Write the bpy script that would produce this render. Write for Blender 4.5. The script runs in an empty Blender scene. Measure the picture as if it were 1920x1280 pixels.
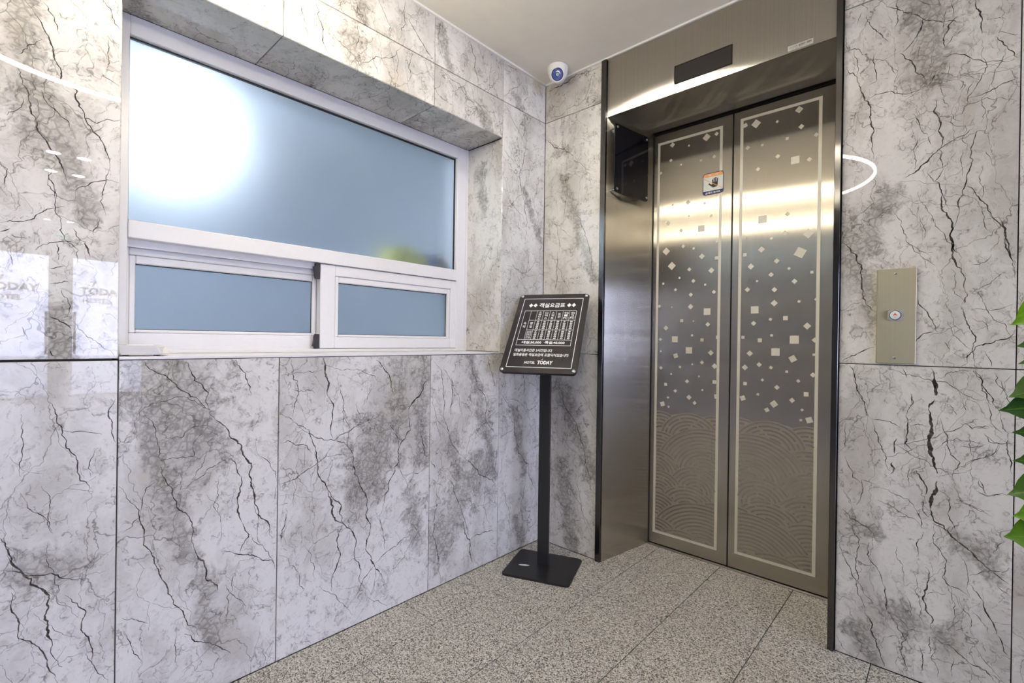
import bpy, bmesh, math, random
from mathutils import Matrix, Vector

# ---------------------------------------------------------------- camera, sky, exposure
scene = bpy.context.scene
COL = scene.collection

def make_camera():
    f, yaw, pitch, roll = 896.13, 0.7446, -0.0026, 0.0141
    cy, sy = math.cos(yaw), math.sin(yaw)
    d = Vector((-sy*math.cos(pitch), cy*math.cos(pitch), math.sin(pitch)))
    r = Vector((cy, sy, 0)); u = r.cross(d)
    r2 = r*math.cos(roll)+u*math.sin(roll); u2 = -r*math.sin(roll)+u*math.cos(roll)
    cam = bpy.data.cameras.new('camera')
    cam.sensor_width = 36.0
    cam.lens = f/1920*36.0
    cam.clip_start = 0.02
    o = bpy.data.objects.new('camera', cam)
    M = Matrix((r2, u2, -d)).transposed().to_4x4()
    M.translation = Vector((1.5843, -1.9545, 1.0425))
    o.matrix_world = M
    COL.objects.link(o)
    scene.camera = o
make_camera()

world = bpy.data.worlds.new('overcast_sky'); scene.world = world
world.use_nodes = True
bg = world.node_tree.nodes['Background']
SKY = 13.5
bg.inputs['Color'].default_value = (0.60, 0.67, 1.0, 1)
bg.inputs['Strength'].default_value = SKY

scene.view_settings.view_transform = 'Standard'
scene.view_settings.look = 'None'
scene.view_settings.gamma = 1.0
scene.view_settings.use_curve_mapping = False
scene.view_settings.exposure = 0.42
scene.cycles.max_bounces = 7
scene.cycles.diffuse_bounces = 3
scene.cycles.glossy_bounces = 4
scene.cycles.transmission_bounces = 6
scene.cycles.use_adaptive_sampling = True
scene.cycles.adaptive_threshold = 0.12
scene.cycles.adaptive_min_samples = 16
scene.cycles.use_light_tree = False
scene.cycles.sample_clamp_indirect = 6.0
scene.cycles.caustics_refractive = True
scene.cycles.blur_glossy = 0.5

# daylight enters through the glass front: a portal only guides the sampling of the sky there
pd = bpy.data.lights.new('daylight_portal', 'AREA'); pd.shape = 'RECTANGLE'
pd.size = 4.7; pd.size_y = 2.4; pd.cycles.is_portal = True
po = bpy.data.objects.new('daylight_portal', pd)
po.location = (9.06, -2.5, 1.2); po.rotation_euler = (math.pi/2, 0, math.pi/2)
COL.objects.link(po)

RING_POWER = 58.0
SPOT_POWER = 150.0
OFFICE_POWER = 25.0

# ---------------------------------------------------------------- helpers
def lin(c):
    c = c/255.0
    return c/12.92 if c <= 0.04045 else ((c+0.055)/1.055)**2.4
def rgb(r, g, b): return (lin(r), lin(g), lin(b), 1.0)

class G:
    """small node-graph writer"""
    def __init__(s, name):
        s.mat = bpy.data.materials.new(name); s.mat.use_nodes = True
        s.nt = s.mat.node_tree; s.nt.nodes.clear()
        s.out = s.nt.nodes.new('ShaderNodeOutputMaterial')
    def n(s, t, **kw):
        nd = s.nt.nodes.new('ShaderNode'+t)
        for k, v in kw.items(): setattr(nd, k, v)
        return nd
    def set(s, sock, v):
        if isinstance(v, bpy.types.NodeSocket): s.nt.links.new(v, sock)
        elif v is not None: sock.default_value = v
    def m(s, op, a, b=None, c=None, clamp=False):
        nd = s.n('Math', operation=op, use_clamp=clamp)
        for i, v in enumerate((a, b, c)):
            if v is not None: s.set(nd.inputs[i], v)
        return nd.outputs[0]
    def v(s, op, a, b=None, scale=None, out=0):
        nd = s.n('VectorMath', operation=op)
        s.set(nd.inputs[0], a)
        if b is not None: s.set(nd.inputs[1], b)
        if scale is not None: s.set(nd.inputs['Scale'], scale)
        return nd.outputs['Value'] if op in ('LENGTH', 'DOT_PRODUCT', 'DISTANCE') else nd.outputs[0]
    def ss(s, x, lo, hi, a=0.0, b=1.0):
        nd = s.n('MapRange', interpolation_type='SMOOTHSTEP')
        s.set(nd.inputs[0], x); s.set(nd.inputs[1], lo); s.set(nd.inputs[2], hi)
        s.set(nd.inputs[3], a); s.set(nd.inputs[4], b)
        return nd.outputs[0]
    def mix(s, f, a, b, mode='MIX'):
        nd = s.n('Mix', data_type='RGBA', blend_type=mode)
        s.set(nd.inputs[0], f); s.set(nd.inputs[6], a); s.set(nd.inputs[7], b)
        return nd.outputs[2]
    def noise(s, vec, scale, detail=2.0, rough=0.5, color=False):
        nd = s.n('TexNoise')
        s.set(nd.inputs['Vector'], vec); s.set(nd.inputs['Scale'], scale)
        s.set(nd.inputs['Detail'], detail); s.set(nd.inputs['Roughness'], rough)
        return nd.outputs['Color'] if color else nd.outputs[0]
    def attr(s, name):
        return s.n('Attribute', attribute_type='OBJECT', attribute_name=name)
    def coord(s, which='Object'):
        return s.n('TexCoord').outputs[which]
    def bsdf(s, **kw):
        nd = s.n('BsdfPrincipled')
        for k, v in kw.items(): s.set(nd.inputs[k.replace('_', ' ')], v)
        s.nt.links.new(nd.outputs[0], s.out.inputs[0])
        return nd

def plain(name, col, rough=0.5, metallic=0.0, spec=0.5, grain=0.04, scale=60.0, coat=0.0):
    """one colour with a faint grain so nothing is perfectly flat"""
    g = G(name)
    nz = g.noise(g.coord(), scale, 3.0)
    k = g.ss(nz, 0.3, 0.7, 1.0-grain, 1.0+grain)
    c = g.v('SCALE', tuple(col[:3]), scale=k)
    g.bsdf(Base_Color=c, Roughness=rough, Metallic=metallic, Specular_IOR_Level=spec, Coat_Weight=coat)
    return g.mat

def emit(name, col, strength):
    g = G(name); e = g.n('Emission')
    e.inputs[0].default_value = col; e.inputs[1].default_value = strength
    g.nt.links.new(e.outputs[0], g.out.inputs[0])
    return g.mat

def marble_core(g):
    """colour of a polished breccia-like marble slab in slab-local metres"""
    P0 = g.coord()
    seed = g.attr('seed').outputs['Fac']
    P = g.v('ADD', P0, g.v('SCALE', (3.71, 7.13, 1.37), scale=seed))
    wa = g.v('SCALE', g.v('SUBTRACT', g.noise(P, 7.0, 4.0, 0.62, True), (0.5, 0.5, 0.5)), scale=0.13)
    Wp = g.v('ADD', P, wa)
    # stretched along a steep diagonal
    mp = g.n('Mapping'); g.set(mp.inputs[0], Wp)
    mp.inputs['Rotation'].default_value = (0, math.radians(20), 0); mp.inputs['Scale'].default_value = (1.5, 1.0, 0.65)
    Q = mp.outputs[0]
    n1 = g.noise(Q, 3.0, 5.0, 0.64)
    cloud = g.ss(n1, 0.42, 0.66)
    n2 = g.noise(Wp, 17.0, 5.0, 0.72)
    mott = g.noise(Wp, 75.0, 3.0, 0.72)
    col = g.mix(cloud, rgb(221, 218, 213), rgb(190, 186, 180))
    col = g.mix(g.ss(n2, 0.48, 0.72, 0.0, 0.50), col, rgb(166, 161, 153))
    col = g.mix(g.m('MULTIPLY', g.ss(mott, 0.50, 0.72), g.m('MULTIPLY_ADD', g.ss(n2, 0.44, 0.60), 0.40, 0.14)), col, rgb(112, 106, 98))
    col = g.mix(g.ss(n1, 0.60, 0.74, 0.0, 0.35), col, rgb(196, 180, 156))
    # broad brecciated bands laid where each slab shows them
    bw = g.attr('band_width')
    sep = g.n('SeparateColor'); g.set(sep.inputs[0], bw.outputs['Color'])
    ws = [sep.outputs[0], sep.outputs[1], sep.outputs[2], bw.outputs['Alpha']]
    L = g.v('MULTIPLY', g.v('ADD', P0, g.v('SCALE', wa, scale=0.55)), (1, 0, 1))
    mask = None
    for i in range(4):
        at = g.attr('band_%d' % i)
        sp = g.n('SeparateColor'); g.set(sp.inputs[0], at.outputs['Color'])
        ca = g.n('CombineXYZ'); g.set(ca.inputs[0], sp.outputs[0]); g.set(ca.inputs[2], sp.outputs[1])
        cb = g.n('CombineXYZ'); g.set(cb.inputs[0], sp.outputs[2]); g.set(cb.inputs[2], at.outputs['Alpha'])
        pa = g.v('SUBTRACT', L, ca.outputs[0]); ba = g.v('SUBTRACT', cb.outputs[0], ca.outputs[0])
        h = g.m('DIVIDE', g.v('DOT_PRODUCT', pa, ba), g.m('ADD', g.v('DOT_PRODUCT', ba, ba), 1e-5), clamp=True)
        d = g.v('LENGTH', g.v('SUBTRACT', pa, g.v('SCALE', ba, scale=h)))
        k = g.m('SUBTRACT', 1.0, g.m('DIVIDE', d, g.m('MULTIPLY', ws[i], 1.7)))
        mask = k if mask is None else g.m('MAXIMUM', mask, k)
    mask = g.ss(g.m('ADD', mask, g.m('MULTIPLY', g.m('SUBTRACT', n2, 0.5), 2.6)), 0.10, 0.85)
    vb = g.n('TexVoronoi', feature='DISTANCE_TO_EDGE'); g.set(vb.inputs['Vector'], g.v('ADD', P, g.v('SCALE', wa, scale=0.12))); vb.inputs['Scale'].default_value = 48.0
    bandc = g.mix(g.ss(mott, 0.40, 0.64), rgb(168, 163, 155), rgb(108, 103, 96))
    bandc = g.mix(g.ss(vb.outputs['Distance'], 0.0, 0.18, 0.95, 0.0), bandc, rgb(78, 73, 68))
    col = g.mix(g.m('MULTIPLY', mask, 0.56), col, bandc)
    # hairline crackle, broken up by the cloud pattern
    for sc, wd, amt, src, lo in ((7.0, 0.012, 0.70, n1, 0.44), (19.0, 0.028, 0.55, n2, 0.47)):
        v = g.n('TexVoronoi', feature='DISTANCE_TO_EDGE'); g.set(v.inputs['Vector'], Q); v.inputs['Scale'].default_value = sc
        line = g.ss(v.outputs['Distance'], 0.0, wd, 1.0, 0.0)
        col = g.mix(g.m('MULTIPLY', g.m('MULTIPLY', line, g.ss(src, lo, lo+0.10)), amt), col, rgb(86, 80, 74))
    return col, P

def make_marble():
    g = G('polished_marble')
    col, P = marble_core(g)
    g.bsdf(Base_Color=col, Roughness=0.012, IOR=1.5, Specular_IOR_Level=0.36)
    return g.mat

def make_vein():
    g = G('marble_vein')
    P = g.coord()
    nz = g.noise(P, 38.0, 4.0, 0.7)
    col = g.mix(g.ss(nz, 0.44, 0.70), rgb(58, 53, 49), rgb(118, 111, 103))
    g.bsdf(Base_Color=col, Roughness=0.012, IOR=1.5, Specular_IOR_Level=0.36)
    return g.mat

def make_granite():
    g = G('speckled_granite')
    P0 = g.coord()
    seed = g.attr('seed').outputs['Fac']
    P = g.v('ADD', P0, g.v('SCALE', (3.1, 5.7, 1.9), scale=seed))
    a = g.n('TexVoronoi'); g.set(a.inputs['Vector'], P); a.inputs['Scale'].default_value = 320.0
    sp = g.n('SeparateColor'); g.set(sp.inputs[0], a.outputs['Color'])
    r = sp.outputs[0]
    nz = g.noise(P, 220.0, 3.0, 0.7)
    big = g.noise(P, 7.0, 3.0)
    x = g.m('MULTIPLY_ADD', g.m('SUBTRACT', nz, 0.5), 1.3, r)
    ramp = g.n('ValToRGB'); g.set(ramp.inputs[0], x)
    el = ramp.color_ramp.elements
    el[0].position = 0.08; el[0].color = rgb(62, 60, 57)
    el[1].position = 0.95; el[1].color = rgb(230, 228, 222)
    e = el.new(0.26); e.color = rgb(122, 118, 111)
    e = el.new(0.42); e.color = rgb(182, 179, 173)
    e = el.new(0.70); e.color = rgb(206, 203, 197)
    col = g.mix(g.ss(big, 0.3, 0.75, 0.0, 0.18), ramp.outputs[0], rgb(176, 174, 168))
    g.bsdf(Base_Color=col, Roughness=g.ss(nz, 0.2, 0.8, 0.34, 0.5), IOR=1.45, Specular_IOR_Level=0.35)
    return g.mat

def make_steel(name, col, rough, aniso, streak=0.06, freq=420.0):
    """vertical hairline stainless: reflections smear sideways"""
    g = G(name)
    uv = g.n('UVMap', uv_map='UVMap').outputs[0]
    mp = g.n('Mapping'); g.set(mp.inputs[0], uv); mp.inputs['Scale'].default_value = (freq, 1.6, 1.0)
    hair = g.noise(mp.outputs[0], 1.0, 2.0, 0.6)
    c = g.v('SCALE', tuple(col[:3]), scale=g.ss(hair, 0.25, 0.75, 1.0-streak, 1.0+streak))
    tg = g.n('Tangent', direction_type='UV_MAP', uv_map='UVMap')
    gl = g.n('BsdfAnisotropic', distribution='GGX')
    g.set(gl.inputs['Color'], c); g.set(gl.inputs['Roughness'], g.m('ADD', rough-0.015, g.m('MULTIPLY', hair, 0.03)))
    gl.inputs['Anisotropy'].default_value = -aniso
    g.set(gl.inputs['Tangent'], tg.outputs[0])
    g.nt.links.new(gl.outputs[0], g.out.inputs[0])
    return g.mat

def make_frosted():
    g = G('frosted_glass')
    nz = g.noise(g.coord(), 420.0, 2.0)
    bump = g.n('Bump'); bump.inputs['Strength'].default_value = 0.25; bump.inputs['Distance'].default_value = 0.001
    g.set(bump.inputs['Height'], nz)
    g.bsdf(Base_Color=rgb(222, 235, 250), Roughness=0.52, IOR=1.45, Transmission_Weight=1.0, Normal=bump.outputs[0])
    return g.mat

def make_clear_glass():
    g = G('clear_glass')
    t = g.n('BsdfTransparent'); gl = g.n('BsdfGlossy'); gl.inputs['Roughness'].default_value = 0.02
    fr = g.n('Fresnel'); fr.inputs[0].default_value = 1.45
    mx = g.n('MixShader')
    g.set(mx.inputs[0], fr.outputs[0]); g.set(mx.inputs[1], t.outputs[0]); g.set(mx.inputs[2], gl.outputs[0])
    g.nt.links.new(mx.outputs[0], g.out.inputs[0])
    return g.mat

def make_leaf():
    g = G('glossy_leaf')
    uv = g.n('UVMap', uv_map='UVMap').outputs[0]
    sp = g.n('SeparateXYZ'); g.set(sp.inputs[0], uv)
    rib = g.ss(g.m('ABSOLUTE', g.m('SUBTRACT', sp.outputs[1], 0.5)), 0.0, 0.05, 1.0, 0.0)
    young = g.attr('young').outputs['Fac']
    base = g.mix(young, rgb(34, 74, 24), rgb(122, 178, 34))
    c = g.mix(g.m('MULTIPLY', rib, 0.5), base, rgb(120, 160, 70))
    c = g.mix(g.ss(g.noise(uv, 9.0, 3.0), 0.4, 0.7, 0.0, 0.35), c, rgb(60, 110, 36))
    pr = g.bsdf(Base_Color=c, Roughness=0.28)
    tr = g.n('BsdfTranslucent'); g.set(tr.inputs[0], c)
    mx = g.n('MixShader'); mx.inputs[0].default_value = 0.25
    g.nt.links.new(pr.outputs[0], mx.inputs[1]); g.nt.links.new(tr.outputs[0], mx.inputs[2])
    g.nt.links.new(mx.outputs[0], g.out.inputs[0])
    return g.mat

M = dict(
    marble=make_marble(), vein=make_vein(), granite=make_granite(),
    grout=plain('dark_grout', rgb(52, 48, 44), 0.9),
    ceiling=plain('ceiling_paint', rgb(240, 236, 228), 0.7, grain=0.015, scale=14),
    paint=plain('wall_paint', rgb(168, 163, 155), 0.8, grain=0.03, scale=6),
    office=plain('office_paint', rgb(226, 231, 236), 0.8, grain=0.03, scale=4),
    pvc=plain('white_pvc', rgb(224, 222, 222), 0.28, grain=0.01),
    gasket=plain('black_gasket', rgb(24, 24, 26), 0.6),
    black=plain('black_powder_coat', rgb(34, 34, 36), 0.42, grain=0.12, scale=300),
    latch=plain('black_plastic', rgb(48, 47, 50), 0.45),
    board=plain('dark_acrylic', rgb(56, 52, 52), 0.06, grain=0.02),
    smoked=plain('smoked_acrylic', rgb(20, 20, 23), 0.05, grain=0.02),
    print_white=plain('white_print', rgb(238, 238, 238), 0.35, grain=0.01),
    chrome=plain('chrome', rgb(214, 214, 216), 0.12, 1.0, grain=0.02),
    steel=make_steel('hairline_steel', rgb(194, 188, 176), 0.26, 0.82),
    steel_dark_reflection=make_steel('edge_steel_dark_reflection', rgb(96, 95, 94), 0.18, 0.7, 0.04),  # stainless edge trims: the dark room they mirror is painted into the colour
    steel_gold=make_steel('champagne_steel', rgb(216, 203, 162), 0.42, 0.55, 0.03),
    etched=plain('etched_steel', rgb(224, 219, 206), 0.6, 0.25, grain=0.05, scale=500),
    etched_wave=plain('etched_wave_steel', rgb(164, 157, 144), 0.55, 0.5, grain=0.05, scale=500),
    sill_metal=plain('brushed_aluminium', rgb(186, 184, 180), 0.35, 1.0),
    dark=plain('shaft_and_gap_black', rgb(8, 8, 8), 0.9),
    frosted=make_frosted(), glass=make_clear_glass(), leaf=make_leaf(),
    white_plastic=plain('white_plastic', rgb(240, 239, 236), 0.32, grain=0.01),
    lens_blue=plain('blue_lens_ring', rgb(84, 98, 168), 0.14, grain=0.05, coat=1.0),
    lens_dark=plain('lens_dark', rgb(20, 24, 54), 0.08, coat=1.0),
    lens_glass=plain('lens_core', rgb(160, 186, 206), 0.05, coat=1.0),
    router=plain('router_plastic', rgb(222, 219, 214), 0.4, grain=0.01),
    satin=plain('satin_chrome', rgb(205, 206, 214), 0.38, 0.8, grain=0.02),
    display=plain('dark_display', rgb(26, 20, 20), 0.03, grain=0.0, spec=0.9),
    orange=plain('orange_print', rgb(240, 168, 96), 0.5),
    navy=plain('navy_print', rgb(54, 50, 104), 0.5),
    ink=plain('dark_print', rgb(40, 38, 36), 0.5),
    sticker=plain('sticker_white', rgb(222, 226, 222), 0.45),
    red=plain('red_print', rgb(214, 70, 34), 0.45),
    pot=plain('pot_glaze', rgb(224, 222, 216), 0.3), soil=plain('potting_soil', rgb(62, 48, 36), 0.95, grain=0.3, scale=90),
    bark=plain('plant_stem', rgb(84, 96, 52), 0.7, grain=0.2),
    yellow=plain('yellow_card', rgb(232, 222, 110), 0.6), bookb=plain('blue_cover', rgb(92, 88, 170), 0.6),
    bookg=plain('green_cover', rgb(70, 130, 84), 0.6), bookr=plain('red_cover', rgb(206, 92, 60), 0.6), booko=plain('ochre_cover', rgb(196, 150, 92), 0.6),
    frame_grey=plain('storefront_frame', rgb(120, 116, 112), 0.5),
    pavement=plain('pavement', rgb(168, 168, 170), 0.9, grain=0.1, scale=5),
    label_film=plain('label_film', rgb(190, 187, 178), 0.4),
    ring_light=emit('ring_light', (1.0, 0.90, 0.71, 1), RING_POWER),
    spot_light=emit('downlight_glow', (1.0, 0.95, 0.86, 1), SPOT_POWER),
    office_light=emit('office_globe', (0.90, 0.96, 1.0, 1), OFFICE_POWER),
    exit_light=emit('exit_sign_glow', (0.25, 0.85, 0.5, 1), 3.0),
)

def link(name, me, mat=None, parent=None, loc=None, rot=None):
    o = bpy.data.objects.new(name, me)
    if me is not None and mat is not None and not me.materials:
        me.materials.append(M[mat] if isinstance(mat, str) else mat)
    COL.objects.link(o)
    if parent is not None: o.parent = parent
    if loc is not None: o.location = loc
    if rot is not None: o.rotation_euler = rot
    return o
def tag(o, label=None, cat=None, group=None, kind=None):
    if label: o['label'] = label
    if cat: o['category'] = cat
    if group: o['group'] = group
    if kind: o['kind'] = kind
    return o
def thing(name, label, cat, loc=(0, 0, 0), rz=0.0, group=None):
    return tag(link(name, None, loc=loc, rot=(0, 0, rz)), label, cat, group)

def box_bm(bm, x0, x1, y0, y1, z0, z1, bev=0.0, seg=1):
    t = bmesh.new()
    vs = [t.verts.new((x, y, z)) for x in (x0, x1) for y in (y0, y1) for z in (z0, z1)]
    for f in ((0, 1, 3, 2), (4, 6, 7, 5), (0, 4, 5, 1), (2, 3, 7, 6), (0, 2, 6, 4), (1, 5, 7, 3)):
        t.faces.new([vs[i] for i in f])
    if bev > 0: bmesh.ops.bevel(t, geom=t.edges[:], offset=bev, segments=seg, affect='EDGES', profile=0.5)
    merge(bm, t)
def merge(bm, t, mtx=None):
    if mtx is not None: bmesh.ops.transform(t, matrix=mtx, verts=t.verts)
    mp = {}
    for v in t.verts: mp[v] = bm.verts.new(v.co)
    for f in t.faces:
        try:
            nf = bm.faces.new([mp[v] for v in f.verts]); nf.material_index = f.material_index; nf.smooth = f.smooth
        except ValueError: pass
    t.free()
def done(bm, name, smooth=False, uv=None):
    bmesh.ops.recalc_face_normals(bm, faces=bm.faces)
    if uv:   # planar UVs in metres: u = horizontal run, v = height
        lay = bm.loops.layers.uv.new('UVMap')
        for f in bm.faces:
            n = f.normal
            for l in f.loops:
                c = l.vert.co
                if abs(n.z) > 0.7: l[lay].uv = (c.x, c.y)
                elif abs(n.x) > abs(n.y): l[lay].uv = (c.y, c.z)
                else: l[lay].uv = (c.x, c.z)
    me = bpy.data.meshes.new(name)
    bm.to_mesh(me); bm.free()
    if smooth:
        for p in me.polygons: p.use_smooth = True
    return me
def boxes(name, mat, parent, *bs, bev=0.0, seg=1, uv=None):
    bm = bmesh.new()
    for b in bs: box_bm(bm, *b, bev=bev, seg=seg)
    return link(name, done(bm, name, uv=uv), mat, parent)
def lathe(prof, n=32):
    """profile of (r, z) spun around z"""
    bm = bmesh.new(); rings = []
    for r, z in prof:
        if r < 1e-6: rings.append([bm.verts.new((0, 0, z))])
        else: rings.append([bm.verts.new((r*math.cos(2*math.pi*i/n), r*math.sin(2*math.pi*i/n), z)) for i in range(n)])
    for a, b in zip(rings, rings[1:]):
        for i in range(n):
            j = (i+1) % n
            q = [a[i % len(a)], a[j % len(a)], b[j % len(b)], b[i % len(b)]]
            u = []
            for v in q:
                if v not in u: u.append(v)
            if len(u) > 2: bm.faces.new(u)
    return bm
def prism(poly, y0, y1):
    """polygon in (x, z) pushed from y0 to y1"""
    bm = bmesh.new()
    a = [bm.verts.new((x, y0, z)) for x, z in poly]; b = [bm.verts.new((x, y1, z)) for x, z in poly]
    bm.faces.new(a); bm.faces.new(b[::-1])
    for i in range(len(poly)):
        j = (i+1) % len(poly); bm.faces.new((a[i], b[i], b[j], a[j]))
    return bm
def rrect(x0, x1, z0, z1, r, n=6):
    pts = []
    for cx, cz, a0 in ((x1-r, z1-r, 0), (x0+r, z1-r, 90), (x0+r, z0+r, 180), (x1-r, z0+r, 270)):
        for k in range(n+1):
            a = math.radians(a0+90*k/n); pts.append((cx+r*math.cos(a), cz+r*math.sin(a)))
    return pts
def tube(pts, rad, n=8, closed=False):
    bm = bmesh.new(); rings = []
    N = len(pts)
    for i, p in enumerate(pts):
        p = Vector(p)
        a = Vector(pts[(i-1) % N]) if (closed or i > 0) else p
        b = Vector(pts[(i+1) % N]) if (closed or i < N-1) else p
        t = (b-a).normalized()
        s = t.cross(Vector((0, 0, 1)))
        if s.length < 1e-3: s = t.cross(Vector((1, 0, 0)))
        s.normalize(); q = s.cross(t)
        r = rad[i] if isinstance(rad, (list, tuple)) else rad
        rings.append([bm.verts.new(p+r*(math.cos(2*math.pi*k/n)*s+math.sin(2*math.pi*k/n)*q)) for k in range(n)])
    for i in range(N if closed else N-1):
        a, b = rings[i], rings[(i+1) % N]
        for k in range(n): bm.faces.new((a[k], a[(k+1) % n], b[(k+1) % n], b[k]))
    if not closed: bm.faces.new(rings[0][::-1]); bm.faces.new(rings[-1])
    return bm
TXT = bpy.data.scenes.new('lettering_workbench')   # scratch scene so that fitting text stays quick; removed at the end
TEXT_CACHE = {}
def text_bm(body, width=None, height=None, bold=0.0, shear=0.0, depth=0.0002, spacing=1.0):
    """lettering in the x-z plane facing -y, lower-left at the origin, fitted to width/height in metres"""
    key = (body, bold, shear, spacing)
    if key in TEXT_CACHE: me = TEXT_CACHE[key]
    else:
        me = TEXT_CACHE[key] = text_outline(body, bold, shear, spacing)
    bm = bmesh.new(); bm.from_mesh(me)
    if not bm.verts: return bm
    xs = [v.co.x for v in bm.verts]; ys = [v.co.y for v in bm.verts]
    w, h = max(xs)-min(xs), max(ys)-min(ys)
    sx = width/w if width else None; sy = height/h if height else None
    sx = sx or sy; sy = sy or sx
    for v in bm.verts: v.co = Vector(((v.co.x-min(xs))*sx, 0.0, (v.co.y-min(ys))*sy))
    return bm
def text_outline(body, bold, shear, spacing):
    cu = bpy.data.curves.new('t', 'FONT'); cu.body = body; cu.size = 1.0
    cu.offset = bold; cu.shear = shear; cu.space_character = spacing; cu.resolution_u = 2
    o = bpy.data.objects.new('t', cu); TXT.collection.objects.link(o)
    with bpy.context.temp_override(scene=TXT, view_layer=TXT.view_layers[0]):
        dg = bpy.context.evaluated_depsgraph_get(); dg.update()
        me = bpy.data.meshes.new_from_object(o.evaluated_get(dg))
    bpy.data.objects.remove(o)
    return me
def place(bm, t, x, z, y=0.0):
    merge(bm, t, Matrix.Translation((x, y, z)))

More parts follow.
